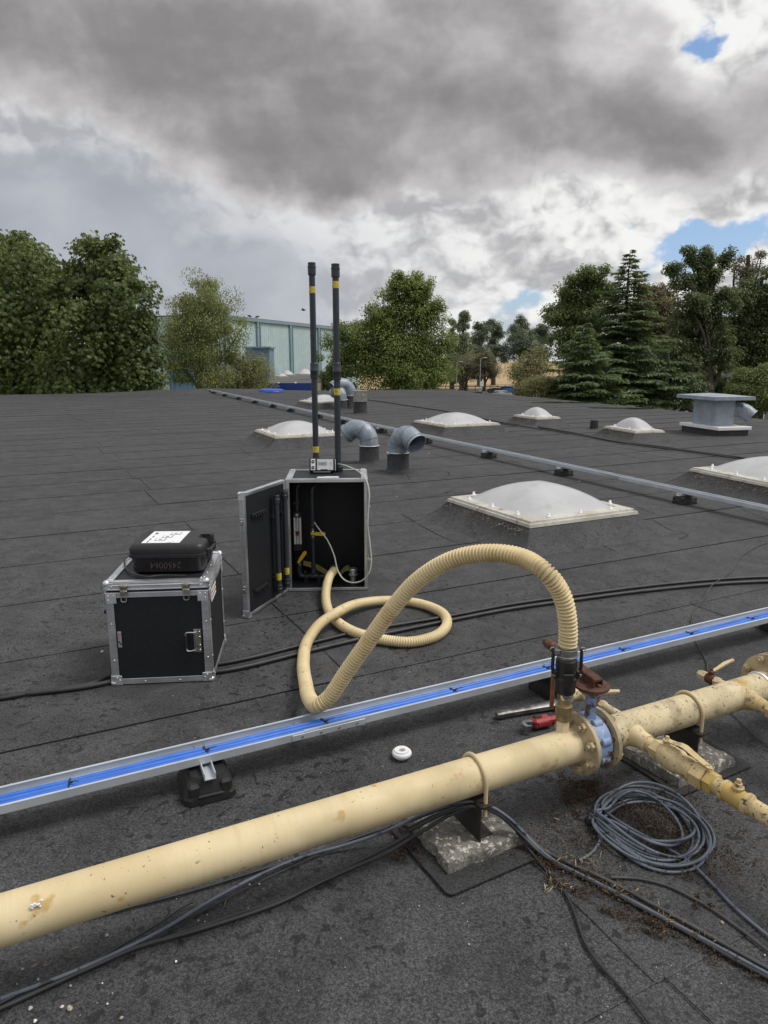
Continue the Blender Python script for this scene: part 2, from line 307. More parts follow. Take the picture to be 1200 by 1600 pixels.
# ------------------------------------------------------------------ mesh helpers
class MB:
    def __init__(s): s.V = []; s.F = []; s.I = []; s.mi = 0
    def add(s, vs, fs, T=None):
        o = len(s.V)
        s.V += [tuple(T @ Vector(v)) if T is not None else tuple(v) for v in vs]
        s.F += [tuple(i + o for i in f) for f in fs]; s.I += [s.mi] * len(fs)
        return s
    def box(s, c, size, b=0.0, T=None):
        hx, hy, hz = (q / 2 for q in size); c = Vector(c)
        if b <= 0:
            vs = [(sx * hx + c.x, sy * hy + c.y, sz * hz + c.z) for sz in (-1, 1) for sy in (-1, 1) for sx in (-1, 1)]
            return s.add(vs, [(0, 2, 3, 1), (4, 5, 7, 6), (0, 1, 5, 4), (2, 6, 7, 3), (0, 4, 6, 2), (1, 3, 7, 5)], T)
        b = min(b, hx * .95, hy * .95, hz * .95); vs = []; ix = {}
        for sx in (-1, 1):
            for sy in (-1, 1):
                for sz in (-1, 1):
                    for ax in range(3):
                        p = [sx * (hx - b), sy * (hy - b), sz * (hz - b)]; p[ax] = (sx * hx, sy * hy, sz * hz)[ax]
                        ix[sx, sy, sz, ax] = len(vs); vs.append((p[0] + c.x, p[1] + c.y, p[2] + c.z))
        fs = []
        def q(*k, flip=False):
            f = [ix[i] for i in k]; fs.append(tuple(f[::-1]) if flip else tuple(f))
        for sg in (-1, 1):
            fl = sg < 0
            q((sg, -1, -1, 0), (sg, 1, -1, 0), (sg, 1, 1, 0), (sg, -1, 1, 0), flip=fl)
            q((1, sg, -1, 1), (-1, sg, -1, 1), (-1, sg, 1, 1), (1, sg, 1, 1), flip=fl)
            q((-1, -1, sg, 2), (1, -1, sg, 2), (1, 1, sg, 2), (-1, 1, sg, 2), flip=fl)
        for u in (-1, 1):
            for v in (-1, 1):
                fl = u * v > 0
                q((u, v, -1, 0), (u, v, 1, 0), (u, v, 1, 1), (u, v, -1, 1), flip=not fl)
                q((u, -1, v, 0), (u, 1, v, 0), (u, 1, v, 2), (u, -1, v, 2), flip=fl)
                q((-1, u, v, 1), (1, u, v, 1), (1, u, v, 2), (-1, u, v, 2), flip=not fl)
        for sx in (-1, 1):
            for sy in (-1, 1):
                for sz in (-1, 1): q((sx, sy, sz, 0), (sx, sy, sz, 1), (sx, sy, sz, 2), flip=sx * sy * sz < 0)
        return s.add(vs, fs, T)
    def tube(s, pts, r, n=8, cap=True, closed=False, T=None, ph=0.0):
        P = [Vector(p) for p in pts]; m = len(P)
        rr = [r] * m if not hasattr(r, '__len__') else r
        tan = []
        for i in range(m):
            a = P[i - 1] if (i or closed) else P[0]; b = P[(i + 1) % m] if (i < m - 1 or closed) else P[-1]
            d = b - a; tan.append(d.normalized() if d.length > 1e-9 else Vector((0, 0, 1)))
        u = tan[0].orthogonal().normalized(); vs = []; fs = []
        for i in range(m):
            u = (u - tan[i] * u.dot(tan[i]))
            u = u.normalized() if u.length > 1e-6 else tan[i].orthogonal().normalized()
            w = tan[i].cross(u)
            for k in range(n):
                t = 2 * math.pi * k / n + ph; vs.append(P[i] + (u * math.cos(t) + w * math.sin(t)) * rr[i])
        for i in range(m if closed else m - 1):
            j = (i + 1) % m
            for k in range(n):
                k2 = (k + 1) % n; fs.append((i * n + k, i * n + k2, j * n + k2, j * n + k))
        if cap and not closed: fs.append(tuple(range(n))[::-1]); fs.append(tuple((m - 1) * n + k for k in range(n)))
        return s.add(vs, fs, T)
    def cyl(s, p0, p1, r, r1=None, n=16, cap=True, T=None, ph=0.0):
        return s.tube([p0, p1], [r, r if r1 is None else r1], n, cap, T=T, ph=ph)
    def steps(s, p0, d, prof, n=20, T=None):                 # a turned piece: (distance along d, radius)
        p0 = Vector(p0); d = Vector(d).normalized(); u = d.orthogonal().normalized(); w = d.cross(u); vs = []; fs = []
        for (t, r) in prof:
            for k in range(n):
                a = 2 * math.pi * k / n; vs.append(p0 + d * t + (u * math.cos(a) + w * math.sin(a)) * r)
        for i in range(len(prof) - 1):
            for k in range(n):
                k2 = (k + 1) % n; fs.append((i * n + k, i * n + k2, (i + 1) * n + k2, (i + 1) * n + k))
        fs.append(tuple(range(n))[::-1]); fs.append(tuple((len(prof) - 1) * n + k for k in range(n)))
        return s.add(vs, fs, T)
    def prism(s, poly, z0, z1, T=None, inset=0.0):
        n = len(poly); cx = sum(p[0] for p in poly) / n; cy = sum(p[1] for p in poly) / n
        top = [(cx + (p[0] - cx) * (1 - inset), cy + (p[1] - cy) * (1 - inset)) for p in poly]
        vs = [(x, y, z0) for x, y in poly] + [(x, y, z1) for x, y in top]
        return s.add(vs, [tuple(range(n))[::-1], tuple(range(n, 2 * n))] + [(i, (i + 1) % n, n + (i + 1) % n, n + i) for i in range(n)], T)
    def ball(s, c, r, nu=12, nv=8, T=None):
        vs = []; fs = []; c = Vector(c); r = Vector((r, r, r)) if not hasattr(r, '__len__') else Vector(r)
        for j in range(nv + 1):
            t = math.pi * j / nv
            for i in range(nu):
                a = 2 * math.pi * i / nu
                vs.append((c.x + r.x * math.sin(t) * math.cos(a), c.y + r.y * math.sin(t) * math.sin(a), c.z - r.z * math.cos(t)))
        for j in range(nv):
            for i in range(nu): fs.append((j * nu + i, j * nu + (i + 1) % nu, (j + 1) * nu + (i + 1) % nu, (j + 1) * nu + i))
        return s.add(vs, fs, T)
    def build(s, name, mats, parent=None, world=False, smooth=35, weld=False):
        me = bpy.data.meshes.new(name); V = s.V
        if world and parent is not None:
            root = parent
            while root.parent: root = root.parent
            inv = rootmat(root).inverted(); V = [tuple(inv @ Vector(v)) for v in V]
        me.from_pydata(V, [], s.F)
        for m in (mats if isinstance(mats, (list, tuple)) else [mats]): me.materials.append(MATS[m])
        me.polygons.foreach_set('material_index', s.I)
        if smooth:
            me.polygons.foreach_set('use_smooth', [True] * len(s.F)); me.set_sharp_from_angle(angle=R(smooth))
        me.validate(); me.update()
        o = bpy.data.objects.new(name, me); COL.objects.link(o); o.parent = parent
        return o
def rootmat(o): return Matrix.Translation(o.location) @ o.rotation_euler.to_matrix().to_4x4()
def tag(o, label, cat, group=None, kind=None):
    if label: o['label'] = label
    if cat: o['category'] = cat
    if group: o['group'] = group
    if kind: o['kind'] = kind
    return o
def thing(name, label, cat, loc=(0, 0, 0), rz=0.0, group=None):
    o = bpy.data.objects.new(name, None); COL.objects.link(o); o.location = loc; o.rotation_euler = (0, 0, rz)
    o.empty_display_size = .1
    return tag(o, label, cat, group)
def copy_tree(o, parent=None):
    c = o.copy(); COL.objects.link(c); c.parent = parent
    for ch in list(o.children): copy_tree(ch, c)
    return c
def struct(name, mb, mat, parent=None, smooth=0):
    o = mb.build(name, mat, parent, smooth=smooth)
    if parent is None: o['kind'] = 'structure'
    return o
def spline(pts, step=.02):
    P = [Vector(p) for p in pts]; out = []
    P = [P[0] * 2 - P[1]] + P + [P[-1] * 2 - P[-2]]
    for i in range(1, len(P) - 2):
        p0, p1, p2, p3 = P[i - 1:i + 3]
        n = max(2, int((p2 - p1).length / step))
        def kn(a, b): return max((b - a).length, 1e-5) ** .5
        t0 = 0; t1 = t0 + kn(p0, p1); t2 = t1 + kn(p1, p2); t3 = t2 + kn(p2, p3)
        for k in range(n):
            t = t1 + (t2 - t1) * k / n
            A1 = p0 * ((t1 - t) / (t1 - t0)) + p1 * ((t - t0) / (t1 - t0)); A2 = p1 * ((t2 - t) / (t2 - t1)) + p2 * ((t - t1) / (t2 - t1)); A3 = p2 * ((t3 - t) / (t3 - t2)) + p3 * ((t - t2) / (t3 - t2))
            B1 = A1 * ((t2 - t) / (t2 - t0)) + A2 * ((t - t0) / (t2 - t0)); B2 = A2 * ((t3 - t) / (t3 - t1)) + A3 * ((t - t1) / (t3 - t1))
            out.append(B1 * ((t2 - t) / (t2 - t1)) + B2 * ((t - t1) / (t2 - t1)))
    out.append(P[-2]); return out
def text_mesh(name, txt, size, mat, T, parent, depth=.0003):
    cu = bpy.data.curves.new(name, 'FONT'); cu.body = txt; cu.size = size; cu.extrude = depth; cu.align_x = 'CENTER'; cu.align_y = 'CENTER'; cu.resolution_u = 3
    t = bpy.data.objects.new(name, cu); COL.objects.link(t)
    bpy.context.view_layer.update()
    me = bpy.data.meshes.new_from_object(t.evaluated_get(bpy.context.evaluated_depsgraph_get()))
    bpy.data.objects.remove(t); me.transform(T); me.materials.clear(); me.materials.append(MATS[mat])
    o = bpy.data.objects.new(name, me); COL.objects.link(o); o.parent = parent; return o

# ------------------------------------------------------------------ the roof
GZ = -4.6
def clip(poly, hp):                       # convex clip, half-planes (nx, ny, c): nx*x + ny*y <= c
    for nx, ny, c in hp:
        out = []
        for i in range(len(poly)):
            p, q = poly[i], poly[(i + 1) % len(poly)]; dp = nx * p[0] + ny * p[1] - c; dq = nx * q[0] + ny * q[1] - c
            if dp <= 0: out.append(p)
            if dp * dq < 0: t = dp / (dp - dq); out.append((p[0] + (q[0] - p[0]) * t, p[1] + (q[1] - p[1]) * t))
        poly = out
        if len(poly) < 3: return []
    return poly
ROOF = [(14.6, 4.0), (6.65, 28.7), (3.45, 38.0), (-5.0, 36.1), (-10.1, 34.6), (-17.0, 31.9), (-34.0, 24.6), (-34.0, -9.0), (14.6, -9.0)]
HP = []
for i in range(len(ROOF)):
    p, q = ROOF[i], ROOF[(i + 1) % len(ROOF)]; nx, ny = q[1] - p[1], -(q[0] - p[0]); l = math.hypot(nx, ny)
    HP.append((nx / l, ny / l, (nx * p[0] + ny * p[1]) / l))
mb = MB(); mb.prism(ROOF, -.35, -.008)
roof = struct('roof', mb, 'felt')
mb = MB(); n = len(ROOF)
cxr, cyr = -6, 14
wp = [(cxr + (x - cxr) * .985, cyr + (y - cyr) * .985) for x, y in ROOF]
mb.prism(wp, GZ, -.352); mb.build('wall', 'brick_wall', roof, smooth=0)
rng = random.Random(5)
SW = .955; B0 = 8.65 - SW * 20
ks = range(0, 54)
for k in ks:
    b0 = B0 + SW * k; b1 = b0 + SW
    aj = 1.22 + rng.uniform(-.12, .12) + (rng.choice((-1.9, 2.3)) if rng.random() < .22 else 0)
    cuts = [-60] + sorted([aj - 16.2 + rng.uniform(-.2, .2), aj - 8.1 + rng.uniform(-.2, .2), aj, aj + 7.9 + rng.uniform(-.15, .15), aj + 15.9 + rng.uniform(-.15, .15)]) + [60]
    for i in range(len(cuts) - 1):
        a0, a1 = cuts[i], cuts[i + 1]
        poly = clip([tuple(ab(a0, b0)[:2]), tuple(ab(a1, b0)[:2]), tuple(ab(a1, b1)[:2]), tuple(ab(a0, b1)[:2])], HP)
        if not poly: continue
        strong = rng.random() < .22
        def zz(p):
            a, b = toab(p); return -.0035 + (.0050 if strong else .0022) * (b1 - b) / SW + (.0018 if i % 2 else 0) * max(0, 1 - abs(a - a0) / 2)
        mb = MB(); nn = len(poly)
        vs = [(x, y, zz((x, y))) for x, y in poly] + [(x, y, -.0085) for x, y in poly]
        mb.add(vs, [tuple(range(nn))]); mb.mi = 1 if strong else 0
        mb.add(vs, [(j, nn + j, nn + (j + 1) % nn, (j + 1) % nn) for j in range(nn)])
        # bitumen squeezed out along the lap, a wandering bead
        lo = [p for p in poly if abs(toab(p)[1] - b0) < 1e-4]
        if len(lo) >= 2:
            aa = sorted(toab(p)[0] for p in lo); u0, u1 = aa[0], aa[-1]
            vis = b0 > -1 and b0 < 16
            m_ = max(2, int((u1 - u0) / (.11 if vis else 1.2))); pts = []
            for j in range(m_ + 1):
                u = u0 + (u1 - u0) * j / m_; wd = rng.uniform(.001, .005) * (1.0 if vis else 2.0) + (.008 if rng.random() < .04 else 0)
                pts.append((u, wd))
            vs = [ab(u, b0 + .001, .0030) for u, _ in pts] + [ab(u, b0 - w, .0010) for u, w in pts]
            mb.add(vs, [(j, len(pts) + j, len(pts) + j + 1, j + 1) for j in range(m_)])
        if rng.random() < .45: mb.mi = 1
        le = [p for p in poly if abs(toab(p)[0] - a0) < 1e-4]
        if len(le) >= 2:
            bb = sorted(toab(p)[1] for p in le); vs = []
            m_ = 9
            for j in range(m_ + 1):
                b = bb[0] + (bb[-1] - bb[0]) * j / m_; vs += [ab(a0 + .001, b, .0046), ab(a0 - rng.uniform(.0005, .005), b, .0032)]
            mb.add(vs, [(2 * j, 2 * j + 2, 2 * j + 3, 2 * j + 1) for j in range(m_)])
        mb.build('felt_sheet', ['felt', 'bitumen'], roof, smooth=0)
# wandering creases and patch edges in the felt
rc = random.Random(21)
for line in ([(627, 802), (660, 822), (690, 838), (716, 850)], [(918, 815), (930, 835), (950, 856), (962, 860)], [(994, 790), (1010, 798), (1024, 803)], [(1020, 812), (1045, 826), (1074, 836), (1060, 842)], [(1022, 757), (1045, 752), (1070, 740)],
             [(636, 741), (642, 751), (651, 754)], [(672, 708), (700, 715), (726, 721)], [(667, 738), (696, 736), (707, 744), (733, 744), (760, 741)], [(640, 780), (690, 772), (712, 762)], [(375, 700), (400, 712), (446, 708)],
             [(620, 690), (655, 702), (690, 700)], [(860, 690), (930, 702), (1000, 716), (1064, 728)], [(1120, 760), (1150, 790), (1200, 812)]):
    pts_ = spline([px(x, y, .0042) for x, y in line], .03); vs = []
    for i_, p_ in enumerate(pts_):
        t_ = (pts_[min(i_ + 1, len(pts_) - 1)] - pts_[max(i_ - 1, 0)]); nrm = Vector((-t_.y, t_.x, 0)).normalized(); w_ = rc.uniform(.001, .0035) * (1 + p_.y * .08); j_ = nrm * rc.uniform(-.006, .006)
        vs += [p_ + j_ + nrm * w_, p_ + j_ - nrm * w_]
    mb = MB(); mb.add(vs, [(2 * k, 2 * k + 2, 2 * k + 3, 2 * k + 1) for k in range(len(pts_) - 1)]); mb.build('felt_crease', 'bitumen', roof, smooth=0)
# low rounded rise where the cable run meets the far edge
mb = MB(); vs = []; fs = []; nu, nv = 24, 6
for i in range(nu + 1):
    for j in range(nv + 1):
        u = i / nu; v = j / nv; p = Vector((-14.2 + 11.4 * u, 0, 0)); yb = 33.05 + (p.x + 14.2) * .268
        vs.append((p.x, yb - 2.3 * (1 - v), .002 + .17 * math.sin(math.pi * u) ** 1.6 * v ** 1.5))
for i in range(nu):
    for j in range(nv): fs.append((i * (nv + 1) + j, (i + 1) * (nv + 1) + j, (i + 1) * (nv + 1) + j + 1, i * (nv + 1) + j + 1))
mb.add(vs, fs); mb.build('felt_rise', 'felt', roof, smooth=60)
def puddle(x, y, rx, ry, seed, z=.007):
    g = random.Random(seed); c = px(x, y); mb = MB(); n = 28
    rr = [1 + .35 * math.sin(2 * t * math.pi / n * 2 + seed) + g.uniform(-.15, .15) for t in range(n)]
    mb.add([(c.x + rx * rr[t] * math.cos(2 * math.pi * t / n), c.y + ry * rr[t] * math.sin(2 * math.pi * t / n), z) for t in range(n)], [tuple(range(n))])
    o = mb.build('puddle', 'water', None, smooth=0); o['kind'] = 'structure'
puddle(775, 613, .85, 1.2, 1); puddle(885, 629, .95, .55, 2); puddle(970, 638, .8, .4, 3)

# ------------------------------------------------------------------ ground and far setting
mb = MB(); n = 64; mb.add([(5000 * math.cos(2 * math.pi * i / n), 5000 * math.sin(2 * math.pi * i / n), GZ) for i in range(n)], [tuple(range(n))]); struct('ground', mb, 'grass')
mb = MB(); mb.add([(8, 60, GZ + .02), (70, 60, GZ + .02), (80, 150, GZ + .02), (8, 150, GZ + .02)], [(0, 1, 2, 3)]); struct('car_park', mb, 'asphalt')
mb = MB(); mb.add([(-40, 156, GZ + .03), (420, 156, GZ + .03), (2600, 4500, GZ + .03), (-500, 4500, GZ + .03)], [(0, 1, 2, 3)]); struct('stubble_field', mb, 'stubble')

# teal hall
def teal_hall():
    p0, p1 = pY(338, 490, 76.), pY(560, 523, 112.)
    L = Vector((p1.x - p0.x, p1.y - p0.y, 0)); ln = L.length; rz = math.atan2(L.y, L.x)
    zt = 6.05; t = thing('industrial_hall', 'long pale teal metal-clad industrial hall beyond the roof edge', 'hall', (p0.x, p0.y, GZ), rz)
    h = zt - GZ
    mb = MB(); mb.box((ln / 2, 5, h / 2), (ln, 10, h)); mb.build('wall', 'teal_sheet', t, smooth=0)
    mb = MB(); mb.box((ln / 2, -.08, h - .12), (ln + .2, .3, .34)); mb.build('gutter', 'teal_trim', t, smooth=0)
    mb = MB(); mb.box((ln / 2, 5, h + .06), (ln + .1, 10.2, .1)); mb.build('roof', 'annex_roof', t, smooth=0)
    inv = rootmat(t).inverted()
    xs = []
    for xp in (352, 402, 453, 497, 535):
        r = ray(xp, 540); d0 = Vector((r[0], r[1])); # crossing of the sight line with the wall foot line
        den = d0.x * L.y - d0.y * L.x; s_ = (d0.x * (-p0.y) - d0.y * (-p0.x)) / den
        xs.append(s_ * ln if False else ((p0.x * d0.y - p0.y * d0.x) / (L.y * d0.x - L.x * d0.y)) * ln)
    for x in xs:
        mb = MB(); mb.box((x, -.12, h / 2 - .15), (.46, .22, h - .35)); mb.build('pilaster', 'teal_trim', t, smooth=0)
        mb = MB(); mb.cyl((x + .62, -.1, 0), (x + .62, -.1, h - .3), .08, n=6); mb.build('downpipe', 'teal_trim', t)
    nb = int(ln / .5)
    proto = None
    for i in range(nb):                      # standing ribs of the cladding
        mb = MB(); mb.box((0, -.006, h / 2 - .2), (.05, .02, h - .5))
        if proto is None: proto = mb.build('cladding_rib', 'teal_sheet', t, smooth=0); proto.location = (.25, 0, 0)
        else:
            c = proto.copy(); COL.objects.link(c); c.location = (.25 + i * .5, 0, 0)
    return t, p0, L, ln, zt
hall, hp0, hL, hln, hzt = teal_hall()
def simple_building(name, label, x0, x1, Y, ztop, depth, mat, ribs=.45, rotz=0):
    a, b = pY(x0, 560, Y), pY(x1, 560, Y); w = b.x - a.x; h = ztop - GZ
    t = thing(name, label, 'building', (a.x, Y, GZ), rotz)
    mb = MB(); mb.box((w / 2, depth / 2, h / 2), (w, depth, h)); mb.build('wall', mat, t, smooth=0)
    mb = MB(); mb.box((w / 2, depth / 2, h + .08), (w + .3, depth + .3, .16)); mb.build('roof_edge', 'teal_trim', t, smooth=0)
    proto = None
    if ribs:
        for i in range(int(w / ribs)):
            if proto is None:
                mb = MB(); mb.box((0, -.03, h / 2), (.12, .06, h - .05)); proto = mb.build('cladding_rib', mat, t, smooth=0); proto.location = (ribs / 2, 0, 0)
            else: c = proto.copy(); COL.objects.link(c); c.location = (ribs / 2 + i * ribs, 0, 0)
    return t
simple_building('metal_shed', 'blue corrugated metal shed glimpsed behind the birch', 262, 300, 58, 3.3, 6, 'blue_sheet')
simple_building('metal_annex', 'small blue-grey ribbed metal box annex against the teal hall', 384, 421, 68, 2.6, 3, 'grey_sheet', .4)
# low annex with blue fascia and its rooflights
t = thing('low_annex', 'low flat-roofed annex with a bright blue fascia below the teal hall', 'building', (-9.2, 46.5, GZ), 0)
mb = MB(); mb.box((1.9, 13, (0 - GZ) / 2), (5.1, 26, -GZ)); mb.build('wall', 'house_wall', t, smooth=0)
mb = MB(); mb.box((1.9, 13, -GZ + .03), (5.2, 26.1, .06)); mb.build('roof', 'annex_roof', t, smooth=0)
mb = MB(); mb.box((1.9, -.06, -GZ - .42), (5.3, .08, .98)); mb.build('fascia', 'blue_fascia', t, smooth=0)
for i in range(4):
    mb = MB(); mb.ball((.2 + i * 1.1, -.1, -GZ + .08), (.08, .05, .06), 8, 5); mb.build('fixing_cap', 'white', t)
def lump_dome(x, y, Y, w, h, label):
    c = pY(x, y, Y); t = thing('far_rooflight', label, 'rooflight', (c.x, Y, 0.06), R(20), 'rooflights on the annex roof')
    dome_mesh(w, w, h, 8).build('dome', 'dome', t, smooth=70)
    mb = MB(); mb.box((0, 0, .06), (w * 1.08, w * 1.08, .12)); k = mb.build('frame', 'dome_frame', t, smooth=0)
def dome_mesh(w, d, h, n=16, z0=0.0):
    mb = MB(); vs = []; fs = []
    for j in range(n + 1):
        for i in range(n + 1):
            u = 2 * i / n - 1; v = 2 * j / n - 1
            z = h * max(0.0, 1 - min(1.0, (abs(u) ** 5 + abs(v) ** 5) ** .2) ** 1.9) if max(abs(u), abs(v)) < .9999 else 0.0
            vs.append((u * w / 2, v * d / 2, z0 + z))
    for j in range(n):
        for i in range(n): fs.append((j * (n + 1) + i, j * (n + 1) + i + 1, (j + 1) * (n + 1) + i + 1, (j + 1) * (n + 1) + i))
    return mb.add(vs, fs)
lump_dome(449, 587, 70, 1.3, .5, 'small pale rooflight on the low annex nearest the teal hall corner')
lump_dome(441, 592, 62, .9, .35, 'smallest pale rooflight on the low annex beside the bush')
lump_dome(477, 585, 74, 1.6, .6, 'pale rooflight on the low annex close to the dark test pole')
t = thing('round_cover', 'flat round bright blue cover lying at the far roof edge', 'cover', px(424, 613) + Vector((0, 0, .01)))
mb = MB(); mb.steps((0, 0, 0), (0, 0, 1), [(0, .56), (.05, .60), (.11, .58), (.15, .48)], 24); mb.build('disc', 'blue_lid', t)
mb = MB(); mb.tube([(.6 * math.cos(i * math.pi / 12), .6 * math.sin(i * math.pi / 12), .03) for i in range(24)], .025, 6, closed=True); mb.build('rim', 'blue_lid', t)
# birds
def bird(p, label, fly=False):
    t = MB(); prof = [(-.20, .004), (-.13, .03), (-.04, .065), (.05, .07), (.11, .045), (.15, .045), (.18, .035), (.205, .012), (.25, .003)]
    t.steps((0, 0, .13), (1, 0, .25 if not fly else 0), prof, 10)
    if fly:
        for s in (-1, 1): t.add([(.06, 0, .14), (-.06, 0, .14), (-.10, s * .4, .22), (.02, s * .42, .23), (.06, 0, .155), (-.06, 0, .155), (-.10, s * .4, .23), (.02, s * .42, .24)], [(0, 1, 2, 3), (7, 6, 5, 4), (0, 4, 5, 1), (1, 5, 6, 2), (2, 6, 7, 3), (3, 7, 4, 0)])
    else:
        for s in (-.03, .03): t.cyl((0, s, 0), (.0, s, .10), .008, n=5)
    o = t.build('bird', 'crow', None); o.location = p; return tag(o, label, 'bird', 'black birds')
def on_hall(x):
    r = ray(x, 540); s_ = (hp0.x * r[1] - hp0.y * r[0]) / (hL.y * r[0] - hL.x * r[1]); return Vector((hp0.x + hL.x * s_, hp0.y + hL.y * s_, hzt + .1))
b = bird(on_hall(392), 'left one of two black birds perched on the hall roof edge'); b.rotation_euler = (0, 0, R(160)); b.scale = (1.5, 1.5, 1.5)
b = bird(on_hall(403), 'right one of two black birds perched on the hall roof edge'); b.rotation_euler = (0, 0, R(10)); b.scale = (1.5, 1.5, 1.5)
bird(pY(474, 487, 60), 'small bird flying above the teal hall', True)

# lamp posts, fence, cars on the far car park
def lamp_post(x, ytop, Y, label):
    p = pY(x, ytop, Y); h = p.z - GZ; t = thing('street_lamp', label, 'street lamp', (p.x, Y, GZ), 0, 'lamp posts by the car park')
    mb = MB(); mb.steps((0, 0, 0), (0, 0, 1), [(0, .11), (1.2, .11), (1.25, .07), (h, .05)], 8); mb.build('post', 'galv_post', t)
    mb = MB(); mb.tube([(0, 0, h - .05), (.25, 0, h + .05), (.6, 0, h + .1)], .035, 6); mb.build('arm', 'galv_post', t)
    mb = MB(); mb.box((.75, 0, h + .1), (.6, .25, .12), .04); mb.build('lamp_head', 'galv_post', t)
lamp_post(714, 566, 124, 'left grey lamp post beside the green tree crown'); lamp_post(751, 560, 118, 'right grey lamp post in front of the brown tree')
def car(x, y, Y, mat, label, rz):
    p = pY(x, y, Y); t = thing('parked_car', label, 'car', (p.x, Y, GZ + .02), rz, 'cars on the far car park')
    hull = [(-2.1, .35), (-2.15, .75), (-1.95, 1.0), (-1.55, 1.05), (-1.0, 1.45), (-.6, 1.52), (.6, 1.5), (1.0, 1.35), (1.45, 1.0), (2.0, .88), (2.15, .65), (2.1, .35)]
    mb = MB(); n = len(hull); vs = []
    for s_, sh in ((-.86, 0), (-.80, .0), (.80, .0), (.86, 0)):
        for (xx, zz) in hull:
            k = 1 - max(0, zz - .95) * .32
            vs.append((xx, s_ * k, zz))
    fs = [tuple(range(n)), tuple(3 * n + i for i in range(n))[::-1]]
    for r_ in range(3):
        for i in range(n): j = (i + 1) % n; fs.append((r_ * n + i, (r_ + 1) * n + i, (r_ + 1) * n + j, r_ * n + j))
    mb.add(vs, fs); mb.build('body', mat, t, smooth=40)
    for s_ in (-1, 1):
        mb = MB(); k = .845
        mb.prism([(-1.3, 1.06), (-.93, 1.40), (-.05, 1.43), (-.05, 1.05)], 0, .03, Matrix.Translation((0, s_ * .80, 0)) @ Matrix.Rotation(R(90), 4, 'X')); mb.build('side_window', 'glass_dark', t, smooth=0)
        mb = MB(); mb.prism([(.03, 1.05), (.03, 1.43), (.6, 1.42), (.95, 1.30), (1.25, 1.03)], 0, .03, Matrix.Translation((0, s_ * .80, 0)) @ Matrix.Rotation(R(90), 4, 'X')); mb.build('side_window', 'glass_dark', t, smooth=0)
    mb = MB(); mb.add([(1.46, -.66, 1.01), (1.46, .66, 1.01), (1.02, .60, 1.36), (1.02, -.60, 1.36)], [(0, 1, 2, 3)], Matrix.Translation((.02, 0, .02))); mb.build('windscreen', 'glass_dark', t, smooth=0)
    mb = MB(); mb.add([(-1.58, -.66, 1.06), (-1.58, .66, 1.06), (-1.02, .60, 1.45), (-1.02, -.60, 1.45)], [(3, 2, 1, 0)], Matrix.Translation((-.02, 0, .02))); mb.build('rear_window', 'glass_dark', t, smooth=0)
    for wx in (-1.3, 1.3):
        for wy in (-.8, .8):
            mb = MB(); mb.steps((wx, wy - .1, .32), (0, 1, 0), [(0, .28), (.03, .32), (.17, .32), (.2, .28)], 16); w = mb.build('wheel', 'tyre', t)
            mb = MB(); mb.cyl((wx, wy - .11, .32), (wx, wy + .11, .32), .19, n=12); mb.build('rim', 'galv_post', w)
car(792, 600, 131, 'car_blue', 'bright blue car parked farthest back on the car park', R(172))
car(775, 601, 122, 'car_black', 'black car parked in front of the blue car', R(186))
car(782, 604, 112, 'car_silver', 'silver car parked in front of the black car', R(176))
car(755, 607, 104, 'car_red', 'red car just showing above the roof edge', R(180))
t = thing('field_fence', 'dark wooden post-and-rail fence along the stubble field', 'fence', (9.5, 146, GZ))
for i in range(14):
    mb = MB(); mb.box((i * 1.5, 0, .6), (.14, .14, 1.2)); mb.build('post', 'wood_post', t, smooth=0)
for z in (.45, .95):
    mb = MB(); mb.box((9.75, -.1, z), (20.5, .05, .13)); mb.build('rail', 'wood_post', t, smooth=0)
t = thing('notice_board', 'small white notice board by the far lamp post', 'sign', pY(753, 598, 117) * 1.0)
t.location.z = GZ
mb = MB(); mb.box((0, 0, 1.5), (.06, .06, 3.0)); mb.build('post', 'galv_post', t, smooth=0)
mb = MB(); mb.box((0, -.06, 2.35), (.6, .04, .8), .01); mb.build('panel', 'white', t, smooth=0)

# house behind the right-hand trees
t = thing('house', 'grey rendered house with slate roof half hidden by the right-hand trees', 'house', (29.0, 60, GZ), R(-18))
mb = MB(); mb.box((6, 4, 2.9), (12, 8, 5.8)); mb.build('wall', 'house_wall', t, smooth=0)
rf = MB(); rf.add([(-.4, -.5, 5.7), (12.4, -.5, 5.7), (12.4, 8.5, 5.7), (-.4, 8.5, 5.7), (-.4, 4, 9.4), (12.4, 4, 9.4)], [(0, 1, 5, 4), (2, 3, 4, 5), (0, 4, 3), (1, 2, 5), (0, 3, 2, 1)]); r_ = rf.build('roof', 'slate', t, smooth=0)
mb = MB(); mb.box((9, 4, 9.6), (.8, .6, 1.6)); mb.build('chimney', 'brick_wall', r_, smooth=0)
for wx in (2.0, 5.5, 9.5):
    for wz in (1.6, 4.3):
        mb = MB(); mb.box((wx, -.02, wz), (1.3, .08, 1.25), .01); w = mb.build('window', 'white', t, smooth=0)
        for s_ in (-.3, .3):
            mb = MB(); mb.box((wx + s_, -.055, wz), (.5, .03, 1.05)); mb.build('pane', 'glass_dark', w, smooth=0)

